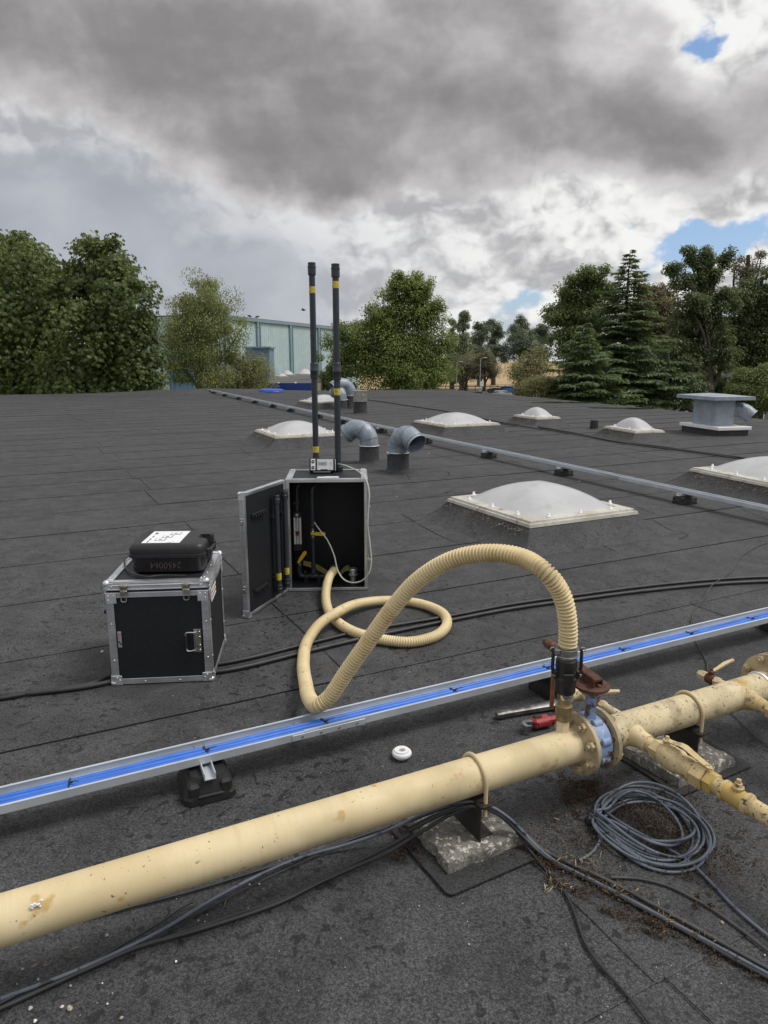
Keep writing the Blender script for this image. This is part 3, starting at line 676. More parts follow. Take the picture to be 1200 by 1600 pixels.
# ------------------------------------------------------------------ trees
def npmesh(name, V, F, mat, parent):
    V = np.asarray(V, np.float32); F = np.asarray(F, np.int32); k = F.shape[1]
    me = bpy.data.meshes.new(name); me.vertices.add(len(V)); me.vertices.foreach_set('co', V.ravel())
    me.loops.add(F.size); me.loops.foreach_set('vertex_index', F.ravel()); me.polygons.add(len(F))
    me.polygons.foreach_set('loop_start', np.arange(0, F.size, k, dtype=np.int32))
    try: me.polygons.foreach_set('loop_total', np.full(len(F), k, np.int32))
    except Exception: pass
    me.materials.append(MATS[mat]); me.update(calc_edges=True)
    o = bpy.data.objects.new(name, me); COL.objects.link(o); o.parent = parent; return o
def unit(v): return v / np.maximum(np.linalg.norm(v, axis=1, keepdims=True), 1e-9)
def leaf_quads(P, D, N, L, W):             # leaves from P along D, face normal N; a folded diamond (4 verts, 2 tris)
    S = unit(np.cross(D, N)); N2 = unit(np.cross(S, D))
    L = L[:, None]; W = W[:, None]
    v0 = P; v1 = P + D * L * .5 + S * W * .5 + N2 * W * .14; v2 = P + D * L - N2 * L * .10; v3 = P + D * L * .5 - S * W * .5 + N2 * W * .14
    n = len(P); V = np.stack([v0, v1, v2, v3], 1).reshape(-1, 3); i = np.arange(n) * 4
    F = np.concatenate([np.stack([i, i + 1, i + 2], 1), np.stack([i, i + 2, i + 3], 1)], 1).reshape(-1, 3)
    return V, F
def limbs(mb, base, top, tips, g, r0, bend=.25):
    base = Vector(base); top = Vector(top)
    tp = spline([base, base.lerp(top, .35) + Vector((g.uniform(-.1, .1), g.uniform(-.1, .1), 0)), base.lerp(top, .7) + Vector((g.uniform(-.2, .2), g.uniform(-.2, .2), 0)), top], .5)
    mb.tube(tp, [r0 * (1.15 - .95 * i / len(tp)) for i in range(len(tp))], 9)
    for tip in tips:
        tip = Vector(tip); h = max(.12, min(.95, (tip.z - base.z) / max(.1, (top.z - base.z)) - g.uniform(.12, .35)))
        s = base.lerp(top, h); mid = s.lerp(tip, .5) + Vector((g.uniform(-1, 1), g.uniform(-1, 1), g.uniform(0, 1))) * (tip - s).length * .12
        r = r0 * (1.05 - .8 * h) * .5
        mb.tube(spline([s, mid, tip], .5), [r * (1 - .8 * q) for q in np.linspace(0, 1, len(spline([s, mid, tip], .5)))], 6)
def broadleaf(name, label, lobes, Y, n, leaf, mat, bark='bark', seed=0, clump=.30, trunk_x=None, group=None, dens=.45, wratio=.55, droop=.2, squash=1.0, palm=False, nl=14, deep=.8, crad=None, twig=0):
    """lobes: (x, y, radius) as the crown shows, each a volume round the distance Y"""
    g = random.Random(seed); rg = np.random.default_rng(seed); d = Y / CP
    C = []; Rr = []
    for l in lobes:
        r = l[2] * Y / FPX; dy = l[3] if len(l) > 3 else g.uniform(-.5, .5) * r
        p = pY(l[0], l[1], Y + dy); C.append((p.x, p.y, p.z)); Rr.append(r)
    C = np.array(C); Rr = np.array(Rr); bx = trunk_x if trunk_x is not None else C[:, 0].mean()
    if trunk_x is not None: bx = pY(trunk_x, 560, Y).x
    t = thing(name, label, 'tree' if 'tree' in name else 'shrub', (bx, Y, GZ), 0, group)
    org = np.array([bx, Y, GZ]); w = Rr ** 2; w = w / w.sum()
    n = int(n * (1.6 if palm else 2.5)); leaf *= 1.0 if palm else .84; clump *= 1.9 if palm else 1.45; ncl = max(14, int(n / (70 if palm else 170))); li = rg.choice(len(C), ncl, p=w)
    u = unit(rg.normal(size=(ncl, 3))); rad = rg.random(ncl) ** dens
    u[:, 1] *= deep
    cc = C[li] + u * (Rr[li] * rad)[:, None] * np.array([1, 1, squash])
    cr = (crad if crad else Rr[li] * clump) * rg.uniform(.6, 1.25, ncl)
    if not hasattr(cr, '__len__'): cr = np.full(ncl, cr)
    cr = np.maximum(cr, leaf * 2.6)
    ci = rg.integers(0, ncl, n)
    off = rg.normal(size=(n, 3)) * .5; ol = np.linalg.norm(off, axis=1, keepdims=True); off *= np.minimum(1, .95 / ol); off[:, 2] *= .75
    P = cc[ci] + off * cr[ci][:, None]
    keep = P[:, 2] > GZ + .3; P = P[keep]; ci = ci[keep]; off = off[keep]; m = len(P)
    out = unit(off + u[ci] * .6 + rg.normal(size=(m, 3)) * .45)
    N = unit(out * .6 + np.array([0, 0, .75]) + rg.normal(size=(m, 3)) * .45)
    D = out - N * (out * N).sum(1, keepdims=True); D[:, 2] -= droop; D = unit(D + rg.normal(size=(m, 3)) * .15)
    L = leaf * rg.uniform(.65, 1.3, m)
    if palm:
        S = unit(np.cross(D, N)); VV = []; FF = []; o = 0
        for k in range(6):
            a = (k - 2.5) * .58; Dk = unit(D * math.cos(a) + S * math.sin(a) - np.array([0, 0, .28]) * (1 + .2 * abs(k - 2.5)))
            Lk = L * (1 - .11 * abs(k - 2.5)); V, F = leaf_quads(P, Dk, N, Lk, Lk * .33); VV.append(V); FF.append(F + o); o += len(V)
        V = np.concatenate(VV); F = np.concatenate(FF)
    else: V, F = leaf_quads(P, D, N, L, L * wratio)
    npmesh('crown', V - org, F, mat, t)
    mb = MB(); tips = [cc[i] - org for i in rg.choice(ncl, min(nl, ncl), replace=False)]
    top = Vector((float(np.average(C[:, 0], weights=w)) - bx, 0, float(C[:, 2].max() + Rr[C[:, 2].argmax()] * .3) - GZ))
    limbs(mb, (0, 0, -.1), top, tips, g, .045 * top.z ** .9 + .03)
    mb.build('trunk', bark, t, smooth=60)
    if twig:
        mb = MB()
        for i in rg.choice(ncl, min(twig, ncl), replace=False):
            p = Vector(cc[i] - org); q = p + Vector((g.uniform(-1, 1), g.uniform(-.5, .5), g.uniform(.2, 1))) * float(cr[i]) * 1.6
            mb.tube([p - (q - p) * .6, p, q], [.03, .022, .008], 4)
        mb.build('bare_twigs', bark, t)['kind'] = 'stuff'
    return t

G1 = 'horse chestnut trees at the left'
broadleaf('chestnut_tree', 'large dense horse chestnut tree at the far left picture edge', [(40, 470, 85), (-30, 440, 90), (55, 420, 55), (20, 560, 95), (85, 540, 60), (-60, 560, 100), (30, 400, 34), (95, 470, 40)], 41, 16000, .215, 'leaf_chestnut', seed=1, palm=True, clump=.20, group=G1, dens=.32, droop=.5)
broadleaf('chestnut_tree', 'large dense horse chestnut tree right next to the thin birch', [(155, 425, 50), (135, 470, 55), (190, 480, 52), (150, 550, 70), (215, 545, 44), (205, 590, 52), (110, 590, 60), (175, 410, 34)], 38, 12500, .20, 'leaf_chestnut', seed=2, palm=True, clump=.20, group=G1, dens=.32, droop=.5)
broadleaf('birch_tree', 'slender silver birch tree with thin airy foliage left of the teal hall', [(310, 475, 44), (285, 500, 40), (345, 495, 38), (300, 545, 48), (350, 545, 36), (280, 570, 34), (330, 580, 40), (320, 450, 26), (362, 520, 18)], 44, 15000, .13, 'leaf_birch', 'birch_bark', 3, .34, 309, dens=.6, droop=.9, nl=22)
broadleaf('willow_bush', 'bushy pale olive willow bush beside the birch trunk', [(380, 590, 34), (400, 585, 26), (350, 598, 30), (410, 600, 22), (390, 565, 16), (368, 562, 18)], 45, 9000, .13, 'leaf_willow', 'bark', 4, .36, 375, dens=.5, droop=.2, wratio=.35)
broadleaf('alder_tree', 'tall broad green tree behind the twin dark test poles', [(632, 462, 30), (650, 450, 24), (665, 480, 28), (605, 490, 36), (640, 505, 48), (570, 515, 34), (540, 530, 32), (600, 555, 52), (660, 550, 48), (690, 540, 22), (550, 575, 40), (520, 560, 26), (640, 590, 48), (690, 585, 26), (515, 590, 18), (628, 445, 18), (585, 500, 24), (683, 478, 12)], 56, 36000, .20, 'leaf_mid', 'bark', 5, .30, 620, dens=.42, nl=26)
broadleaf('poplar_tree', 'narrow upright poplar tree behind the broad green tree', [(723, 500, 9), (724, 515, 11), (722, 535, 13), (724, 555, 14), (722, 575, 15), (725, 490, 6)], 150, 6000, .36, 'leaf_poplar', 'bark', 6, .4, 723, 'distant trees beyond the car park', squash=1.4)
broadleaf('poplar_tree', 'second, shorter poplar tree left of the narrow upright poplar', [(706, 510, 8), (708, 530, 10), (706, 550, 12), (708, 575, 14)], 155, 4000, .36, 'leaf_poplar', 'bark', 16, .4, 707, 'distant trees beyond the car park', squash=1.4)
G2 = 'distant trees beyond the car park'
for i, (cx, lob, lab) in enumerate(((750, [(750, 508, 9), (756, 520, 13), (745, 530, 12), (752, 545, 14)], 'open-crowned pine tree just right of the poplars'), (772, [(766, 506, 8), (775, 512, 9), (780, 520, 9), (770, 535, 10)], 'thin gappy pine tree between the two darker pines'), (815, [(812, 503, 9), (820, 510, 10), (808, 520, 13), (822, 525, 12), (800, 510, 6)], 'tallest dark pine tree above the stubble field'), (842, [(838, 520, 9), (848, 515, 8), (850, 530, 9)], 'slight pine tree beside the tallest dark pine'))):
    broadleaf('pine_tree', lab, lob, 175 + 4 * i, 2600, .42, 'leaf_pine', 'bark', 20 + i, .45, cx, G2, dens=.6, nl=10)
broadleaf('hedgerow_tree', 'dark rounded hedgerow tree below the tallest pine', [(800, 545, 16), (815, 540, 18), (830, 545, 16), (790, 552, 12), (845, 552, 14)], 168, 6000, .40, 'leaf_pine', 'bark', 30, .4, 815, G2)
broadleaf('hedgerow_tree', 'dark rounded hedgerow tree right of the poplar at the field edge', [(742, 548, 12), (760, 552, 12), (775, 548, 10), (733, 555, 10)], 168, 4000, .40, 'leaf_pine', 'bark', 31, .4, 752, G2)
broadleaf('brown_tree', 'brownish small tree behind the left lamp post', [(728, 572, 18), (742, 580, 16), (722, 588, 12), (738, 565, 12)], 130, 6500, .26, 'leaf_brown', 'bark', 32, .4, 728, G2, nl=8)
broadleaf('brown_tree', 'brownish small tree behind the right lamp post', [(760, 562, 14), (766, 575, 14), (752, 572, 13), (770, 583, 8), (748, 585, 10)], 126, 5500, .26, 'leaf_brown', 'bark', 33, .4, 757, G2, nl=8)
broadleaf('olive_shrub', 'loose sparse yellowish olive shrub in front of the field', [(825, 568, 22), (812, 585, 22), (835, 590, 24), (845, 570, 18), (800, 590, 14), (820, 600, 22), (838, 550, 12)], 52, 5200, .14, 'leaf_olive', 'bark', 34, .5, 834, dens=.7, nl=16)
broadleaf('pale_shrub', 'low shrub with pale silvery leaf undersides at the roof edge', [(845, 605, 18), (865, 608, 16), (828, 608, 14), (885, 612, 14), (855, 595, 12)], 36, 5200, .12, 'leaf_willow', 'bark', 35, .5, 850, dens=.6, wratio=.3)
broadleaf('walnut_tree', 'green rounded deciduous tree behind the dark cedar spire', [(915, 435, 22), (895, 460, 26), (935, 450, 24), (880, 490, 26), (920, 490, 34), (885, 530, 28), (870, 500, 16), (905, 560, 34), (940, 425, 12), (930, 540, 34), (860, 480, 9)], 46, 17000, .19, 'leaf_right', 'bark', 36, .34, 915, dens=.5, nl=24)
broadleaf('copper_tree', 'reddish brown leaved tree to the right of the cedar spire', [(1025, 465, 22), (1015, 490, 28), (1045, 490, 26), (1030, 530, 36), (1008, 455, 12)], 50, 10000, .19, 'leaf_red', 'bark', 37, .36, 1030, nl=14)
broadleaf('sycamore_tree', 'tall dark tree with ragged branch tips at the right', [(1082, 402, 10), (1092, 418, 13), (1078, 390, 8), (1104, 408, 9), (1102, 394, 7), (1110, 425, 16), (1098, 440, 20), (1060, 428, 12), (1048, 418, 7), (1070, 445, 16), (1128, 412, 8), (1125, 430, 14), (1136, 400, 7), (1142, 394, 6), (1086, 408, 8), (1100, 398, 7), (1134, 403, 7), (1130, 420, 10), (1141, 391, 5), (1055, 422, 9), (1090, 470, 28), (1130, 470, 26), (1075, 500, 30), (1110, 510, 36), (1085, 545, 36), (1120, 550, 30), (1060, 560, 30), (1068, 590, 30), (1045, 590, 20)], 44, 23000, .17, 'leaf_dark', 'bark', 38, .28, 1122, dens=.7, nl=34, twig=60)
broadleaf('ash_tree', 'dark green tree filling the right picture edge', [(1165, 470, 24), (1190, 460, 26), (1210, 480, 30), (1160, 500, 28), (1190, 510, 34), (1150, 530, 24), (1200, 545, 36), (1170, 560, 22), (1215, 440, 24), (1160, 455, 16)], 46, 17000, .18, 'leaf_dark', 'bark', 39, .34, 1185, dens=.5, nl=22, twig=40)
broadleaf('bare_topped_tree', 'thin sparse-leaved top of a tree above the dark right-hand crown', [(1160, 430, 12), (1175, 415, 11), (1168, 420, 14), (1188, 400, 5), (1150, 410, 8), (1182, 425, 9), (1160, 405, 7)], 48, 900, .15, 'leaf_brown', 'bark', 40, .6, 1168, dens=.8, nl=26, twig=50)
broadleaf('ivy_bush', 'dark evergreen bush filling the gap under the tall ragged tree', [(1040, 600, 26), (1085, 600, 24), (1060, 615, 24), (1015, 590, 24), (1000, 560, 22)], 38, 9000, .14, 'leaf_ivy', 'bark', 41, .4, 1050)
broadleaf('laurel_bush', 'bright-edged green bush behind the metal vent box', [(1165, 600, 22), (1190, 605, 26), (1205, 590, 20), (1150, 615, 16), (1180, 625, 18), (1205, 630, 20)], 36, 9000, .13, 'leaf_right', 'bark', 42, .4, 1180)
# conifer: tiers of drooping boughs
def cedar(name, label, x, ytop, Y, spread, seed, mat='leaf_cedar', nb=330):
    g = random.Random(seed); rg = np.random.default_rng(seed); top = pY(x, ytop, Y); H = top.z - GZ
    t = thing(name, label, 'tree', (top.x, Y, GZ)); mb = MB()
    mb.tube([(0, 0, 0), (.05, 0, H * .3), (-.04, 0, H * .65), (0, 0, H)], [.24, .19, .11, .012], 8)
    P = []; D = []; N = []
    for i in range(nb):
        h = 1 - (i / nb) ** .72 * .93; a = i * 2.399 + g.uniform(-.4, .4); f = 1 - h
        ln = spread * (f ** .95) * g.choice((g.uniform(.35, .8), g.uniform(.75, 1.2), g.uniform(.85, 1.15))) + .10; z = H * h
        dr = Vector((math.cos(a), math.sin(a), 0)); up = .30 * (h - .35) + g.uniform(-.10, .12)
        q = [Vector((0, 0, z)) + dr * ln * s + Vector((0, 0, ln * (up * s - (.22) * s * s + (.08 if s > .9 else 0)))) for s in (0, .33, .66, 1)]
        mb.tube(q, [.045 * (1 - h) + .012, .03 * (1 - h) + .01, .02 * (1 - h) + .006, .004], 5)
        sp_ = spline(q, .09); m = len(sp_); side = Vector((-dr.y, dr.x, 0))
        for j, p in enumerate(sp_):
            s = j / m
            if s < .18: continue
            wdt = ln * .30 * math.sin(math.pi * min(1, .25 + s * .72)) + .06
            for k in range(int(9 + 12 * f)):
                o = rg.normal() * wdt * .5
                P.append(p + side * o + dr * g.uniform(-.05, .05) - Vector((0, 0, abs(o) * .18 + g.uniform(-.02, .05))))
                dd = dr * g.uniform(.5, 1) + side * (o / max(.05, wdt)) * .9 + Vector((0, 0, -.18 + g.uniform(-.3, .2)))
                D.append(dd); N.append((g.uniform(-.3, .3), g.uniform(-.3, .3), 1))
    P = np.array([tuple(p) for p in P]); D = unit(np.array([tuple(p) for p in D])); N = unit(np.array(N)); n = len(P)
    L = rg.uniform(.14, .30, n); V, F = leaf_quads(P, D, N, L, L * .36); npmesh('crown', V, F, mat, t); mb.build('trunk', 'bark', t, smooth=60)
cedar('cedar_tree', 'dark pointed cedar tree with drooping tiers of boughs', 985, 391, 40, 6.2, 50)
cedar('cedar_tree', 'low spreading cedar tree in front of the pointed cedar', 915, 505, 35, 5.2, 51, nb=220)
broadleaf('boundary_hedge', 'long dark hedge closing the view under the right-hand trees', [(x_, 600 + (x_ % 37) * .4, 26) for x_ in range(880, 1260, 20)] + [(x_, 560 + (x_ % 53) * .5, 24) for x_ in range(900, 1110, 22)], 49, 26000, .2, 'leaf_ivy', 'bark', 60, .4, 1040, nl=20)
# one far wood closing the horizon
rg = np.random.default_rng(77); m = 26000; ang = rg.uniform(R(-75), R(85), m); rr = rg.uniform(330, 420, m)
ang = ang[(ang < R(4)) | (ang > R(14))]; rr = rr[:len(ang)]; m = len(ang)
hh = 4.5 + 1.6 * np.sin(ang * 40) + 1.2 * np.sin(ang * 97 + 1)
P = np.stack([rr * np.sin(ang), rr * np.cos(ang), GZ + rg.random(m) ** .6 * hh], 1); V, F = leaf_quads(P, unit(rg.normal(size=(m, 3))), unit(rg.normal(size=(m, 3))), rg.uniform(1.6, 3.2, m), rg.uniform(1.4, 2.4, m))
o = npmesh('far_wood', V, F, 'leaf_pine', None); tag(o, 'far dark belt of woodland along the horizon', 'wood', kind='stuff')

# ------------------------------------------------------------------ rooflights
def rooflight(c, rz, w, d, label, zf=.175, hd=.19, ncap=3, seed=0, spread=.28, sk=(0, 0)):
    t = thing('rooflight', label, 'rooflight', (c[0], c[1], 0), rz, 'domed rooflights on the felt roof')
    mb = MB(); vs = []; n = 10; g = random.Random(seed)
    rows = [(spread, -.006), (spread * .72, .018), (spread * .35, zf * .55), (.045, zf - .02), (.02, zf)]
    ring = []
    for e, z in rows:
        pts = []
        for s in range(4):
            c0 = [(-1, -1), (1, -1), (1, 1), (-1, 1)][s]; c1 = [(-1, -1), (1, -1), (1, 1), (-1, 1)][(s + 1) % 4]
            for i in range(n):
                f = i / n; u = c0[0] + (c1[0] - c0[0]) * f; v = c0[1] + (c1[1] - c0[1]) * f
                k = 1 - .10 * (e / spread) * (1 if i == 0 else 0)
                jj = g.uniform(-.012, .012) * (e / spread)
                pts.append((u * (w / 2 + (e + jj) * k), v * (d / 2 + (e + jj) * k), z + g.uniform(-.003, .003)))
        ring.append(len(vs)); vs += pts
    m = 4 * n; fs = []
    for r_ in range(len(rows) - 1):
        for i in range(m): j = (i + 1) % m; fs.append((r_ * m + i, r_ * m + j, (r_ + 1) * m + j, (r_ + 1) * m + i))
    mb.add(vs, fs); kb = mb.build('kerb', 'felt', t, smooth=30)
    # frame: two stepped rims
    mb = MB()
    for (e, z0, z1) in ((.035, zf - .005, zf + .022), (.012, zf + .020, zf + .042)):
        W, D = w / 2 + e, d / 2 + e; w2, d2 = w / 2 - .10, d / 2 - .10
        o = [(-W, -D), (W, -D), (W, D), (-W, D)]; i_ = [(-w2, -d2), (w2, -d2), (w2, d2), (-w2, d2)]
        vs = [(x, y, z0) for x, y in o] + [(x * (1 - .008), y * (1 - .008), z1) for x, y in o] + [(x, y, z1 + .012) for x, y in i_] + [(x, y, z0) for x, y in i_]
        fs = []
        for q in range(4):
            p = (q + 1) % 4; fs += [(q, p, 4 + p, 4 + q), (4 + q, 4 + p, 8 + p, 8 + q), (8 + q, 8 + p, 12 + p, 12 + q), (12 + q, 12 + p, p, q)]
        mb.add(vs, fs)
    fr = mb.build('frame', 'dome_frame', t, smooth=0)
    dm = dome_mesh(w - .14, d - .14, hd, 22, zf + .045); dm.build('dome', 'dome', t, smooth=80)
    cap = None
    for s in range(4):
        for i in range(ncap):
            f = (i + .5) / ncap * 2 - 1
            x, y = ((f * (w / 2 - .05), -d / 2 + .045), (w / 2 - .045, f * (d / 2 - .05)), (f * (w / 2 - .05), d / 2 - .045), (-w / 2 + .045, f * (d / 2 - .05)))[s]
            if cap is None:
                mb = MB(); mb.steps((0, 0, 0), (0, 0, 1), [(0, .022), (.008, .022), (.012, .014), (.03, .011), (.036, .005)], 8); cap = mb.build('screw_cap', 'white', t, smooth=60); cap.location = (x, y, zf + .045)
            else: c2 = cap.copy(); COL.objects.link(c2); c2.location = (x, y, zf + .045)
    # crumbs of moss and bird dirt caught below the frame on the left side
    rg = np.random.default_rng(seed); m = 220
    P = np.stack([-w / 2 - .03 - np.abs(rg.normal(size=m)) * .05, rg.uniform(-d / 2, d / 2, m), np.zeros(m)], 1); P[:, 2] = zf - .02 + (P[:, 0] + w / 2 + .045) * .72 + .004
    V, F = leaf_quads(P, unit(rg.normal(size=(m, 3))), unit(rg.normal(size=(m, 3))), rg.uniform(.006, .018, m), rg.uniform(.006, .016, m))
    o = npmesh('moss_crumbs', V, F, 'straw', t); o['kind'] = 'stuff'
    return t
def rl(fl, rot, w, d, label, **k):          # from the front-left frame corner
    a = R(rot); c = Vector((fl[0] + math.cos(a) * w / 2 - math.sin(a) * d / 2, fl[1] + math.sin(a) * w / 2 + math.cos(a) * d / 2, 0))
    return rooflight(c, a, w - .07, d - .07, label, **k)
rl((1.18, 5.59), 26.9, 1.20, 1.27, 'largest nearest white domed rooflight in front of the far cable tray', seed=1)
rl((-1.886, 12.3), 24.8, 1.25, 1.40, 'white domed rooflight directly behind the open black case', seed=2)
rl((-2.28, 22.6), 26.5, 1.30, 1.20, 'farthest white domed rooflight beside the far duct elbows', seed=3, ncap=2)
rl((1.23, 14.4), 24.75, 1.34, 1.40, 'wide white domed rooflight in mid roof behind the duct elbows', seed=4)
rl((3.50, 16.34), 22.2, .66, 1.0, 'small white domed rooflight farthest right in the rear row', seed=5, ncap=2, hd=.20)
rl((4.66, 13.2), 14, .64, 1.1, 'small white domed rooflight next to the metal vent box', seed=6, ncap=2, hd=.20)
a = R(17.3); bl = px(1077, 732, .2); fl = (bl.x + math.sin(a) * 1.35, bl.y - math.cos(a) * 1.35)
rl(fl, 17.3, 1.3, 1.35, 'white domed rooflight cut by the right picture edge', seed=7)

# ------------------------------------------------------------------ ducts and vents
def duct(c, r, hb, az, bend, Rb, label, mouth=.12, group=None, jit=0):
    """felt-wrapped stub, galvanised segmented bend; az = heading of the mouth"""
    t = thing('duct_elbow', label, 'vent duct', (c.x, c.y, 0), az, group)
    mb = MB(); mb.steps((0, 0, 0), (0, 0, 1), [(-.01, r * 1.45), (.015, r * 1.2), (.05, r * 1.10), (hb, r * 1.08)], 28); b = mb.build('felt_base', 'felt_kerb', t)
    mb = MB(); mb.tube([(r * 1.1 * math.cos(x), r * 1.1 * math.sin(x), hb) for x in np.linspace(0, 2 * math.pi, 28, endpoint=False)], .008, 6, closed=True); mb.box((0, -r * 1.16, hb), (.05, .04, .03), .004); mb.build('clamp_band', 'aluminium', t)
    pts = [Vector((0, 0, hb - .01)), Vector((0, 0, hb + .05))]; n = 9
    for i in range(1, n + 1):
        a = R(bend) * i / n; pts.append(Vector((Rb - Rb * math.cos(a), 0, hb + .05 + Rb * math.sin(a))))
    dr = (pts[-1] - pts[-2]).normalized(); pts.append(pts[-1] + dr * mouth)
    mb = MB(); P = spline(pts, .02); mb.tube(P, r, 28, cap=False); mb.tube(P, r - .006, 28, cap=False)
    e = mb.build('elbow', 'zinc_duct', t, smooth=70)
    for q in (2, 5, 8):                      # seam beads
        mb = MB(); d = (pts[q + 1] - pts[q - 1]).normalized(); u = Vector((0, 1, 0)); w = d.cross(u)
        mb.tube([pts[q] + (u * math.cos(x) + w * math.sin(x)) * (r + .002) for x in np.linspace(0, 2 * math.pi, 28, endpoint=False)], .006, 6, closed=True); mb.build('seam', 'zinc_duct', e, smooth=60)
    mb = MB(); d = dr; u = Vector((0, 1, 0)); w = d.cross(u)
    for k, rr in ((0, .009), (-.05, .008)):
        mb.tube([pts[-1] + d * k + (u * math.cos(x) + w * math.sin(x)) * (r + .003) for x in np.linspace(0, 2 * math.pi, 28, endpoint=False)], rr, 6, closed=True)
    mb.build('mouth_rim', 'zinc_light', e, smooth=60)
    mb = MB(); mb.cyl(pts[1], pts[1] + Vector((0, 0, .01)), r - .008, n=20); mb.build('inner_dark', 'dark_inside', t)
    return t
GD = 'galvanised duct elbows'
duct(px(577, 723), .135, .26, R(158), 135, .19, 'duct elbow with its mouth turned away left, behind the open case', .06, GD)
duct(px(622, 736), .140, .26, R(-52), 128, .19, 'duct elbow with its round mouth facing the camera right', .10, GD)
duct(px(533, 640), .18, .30, R(115), 140, .26, 'far duct elbow half hidden by the right test pole', .08, GD)
duct(px(547, 639), .20, .42, R(205), 130, .30, 'tallest far duct elbow beside the ribbed cap', .08, GD)
p = px(563, 646); t = thing('ribbed_vent', 'ribbed round steel cap on a dark stub next to the far duct elbows', 'vent', p)
mb = MB(); mb.steps((0, 0, 0), (0, 0, 1), [(-.01, .26), (.02, .20), (.34, .185)], 24); mb.build('felt_base', 'felt_kerb', t)
prof = []
for i in range(8): z = .34 + i * .038; prof += [(z, .165), (z + .006, .205), (z + .026, .205), (z + .032, .165)]
mb = MB(); mb.steps((0, 0, 0), (0, 0, 1), prof, 24); mb.build('ribbed_cap', 'rib_steel', t, smooth=30)
mb = MB(); mb.cyl((0, 0, .64), (0, 0, .655), .215, n=24); mb.build('cap_plate', 'rib_steel', t)
t = thing('drain_stub', 'short black felt-covered pipe stub left of the small rooflight', 'pipe stub', px(928, 670), R(12))
mb = MB(); mb.steps((0, 0, 0), (0, 0, 1), [(-.01, .15), (.015, .095), (.17, .085), (.19, .08)], 20); mb.build('stub', 'felt_pad', t)
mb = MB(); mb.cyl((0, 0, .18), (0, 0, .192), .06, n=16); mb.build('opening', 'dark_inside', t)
# box vent with flat cowl and side spout
vx, vy, va = 6.72, 14.3, R(12)
t = thing('roof_vent_box', 'blue-grey metal vent box with flat cowl and round side spout', 'vent', (vx, vy, 0), va)
W, D = .74, 1.25
mb = MB(); mb.box((W / 2, D / 2, .06), (W - .04, D - .04, .14), .008); mb.build('kerb', 'felt_kerb', t, smooth=0)
mb = MB(); mb.box((W / 2, D / 2, .15), (W + .04, D + .04, .07), .008); mb.build('flashing', 'white', t, smooth=0)
bx0, bx1, by0, by1 = .10, .54, .26, 1.0
mb = MB(); mb.box(((bx0 + bx1) / 2, (by0 + by1) / 2, .44), (bx1 - bx0, by1 - by0, .56), .006); mb.build('body', 'zinc_light', t, smooth=0)
mb = MB(); cx_, cy_ = (bx0 + bx1) / 2, (by0 + by1) / 2; w2, d2 = .46, .64
mb.add([(cx_ - w2, cy_ - d2, .715), (cx_ + w2, cy_ - d2, .715), (cx_ + w2, cy_ + d2, .715), (cx_ - w2, cy_ + d2, .715), (cx_ - w2, cy_ - d2, .785), (cx_ + w2, cy_ - d2, .785), (cx_ + w2, cy_ + d2, .785), (cx_ - w2, cy_ + d2, .785), (cx_, cy_ - d2 * .3, .83), (cx_, cy_ + d2 * .3, .83)],
       [(3, 2, 1, 0), (0, 1, 5, 4), (1, 2, 6, 5), (2, 3, 7, 6), (3, 0, 4, 7), (4, 5, 8), (5, 6, 9, 8), (6, 7, 9), (7, 4, 8, 9)]); mb.build('cowl', 'zinc_light', t, smooth=0)
mb = MB(); sp0 = Vector((bx1, by0 + .17, .50)); P = spline([sp0, sp0 + Vector((.12, -.04, .0)), sp0 + Vector((.26, -.14, -.03)), sp0 + Vector((.36, -.23, -.13))], .02)
mb.tube(P, .150, 22, cap=False); mb.tube(P, .143, 22, cap=False); s_ = mb.build('spout', 'zinc_duct', t, smooth=70)
for q in (0, len(P) // 2, len(P) - 1):
    d = (P[min(q + 1, len(P) - 1)] - P[max(q - 1, 0)]).normalized(); u = Vector((0, 0, 1)).cross(d).normalized(); w = d.cross(u); mb = MB()
    mb.tube([P[q] + (u * math.cos(x) + w * math.sin(x)) * .153 for x in np.linspace(0, 2 * math.pi, 22, endpoint=False)], .009, 6, closed=True); mb.build('seam', 'zinc_light', s_, smooth=60)
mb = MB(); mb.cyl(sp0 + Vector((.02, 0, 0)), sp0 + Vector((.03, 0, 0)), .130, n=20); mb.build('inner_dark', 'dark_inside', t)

# ------------------------------------------------------------------ cable trays and their rubber feet
def foot_parts(t):
    mb = MB(); L, Wd, h = .178, .215, .088
    def ring(l, w, z, ch): return [(-l + ch, -w, z), (l - ch, -w, z), (l, -w + ch, z), (l, w - ch, z), (l - ch, w, z), (-l + ch, w, z), (-l, w - ch, z), (-l, -w + ch, z)]
    rows = [ring(L / 2, Wd / 2, 0, .02), ring(L / 2, Wd / 2, .022, .02), ring(L / 2 * .93, Wd / 2 * .93, .045, .035), ring(L / 2 * .66, Wd / 2 * .80, h, .03)]
    vs = sum(rows, []); fs = []
    for r_ in range(3):
        for i in range(8): j = (i + 1) % 8; fs.append((r_ * 8 + i, r_ * 8 + j, (r_ + 1) * 8 + j, (r_ + 1) * 8 + i))
    fs.append(tuple(24 + i for i in range(8))); mb.add(vs, fs)
    for sx in (-1, 1): mb.box((sx * L * .30, 0, .05), (.045, Wd * .97, .05), .01)
    for sy in (-1, 1): mb.box((0, sy * Wd * .46, .030), (.09, .022, .012), .004)
    mb.build('rubber_block', 'black_rubber', t, smooth=25)
    mb = MB()
    for sx in (-1, 1): mb.box((sx * .018, 0, .1005), (.004, Wd * .98, .026), .001)
    mb.box((0, 0, .0895), (.04, Wd * .98, .003)); 
    mb.build('strut_rail', 'tray_zinc', t, smooth=0)
TB = 2.37; TZ = .105
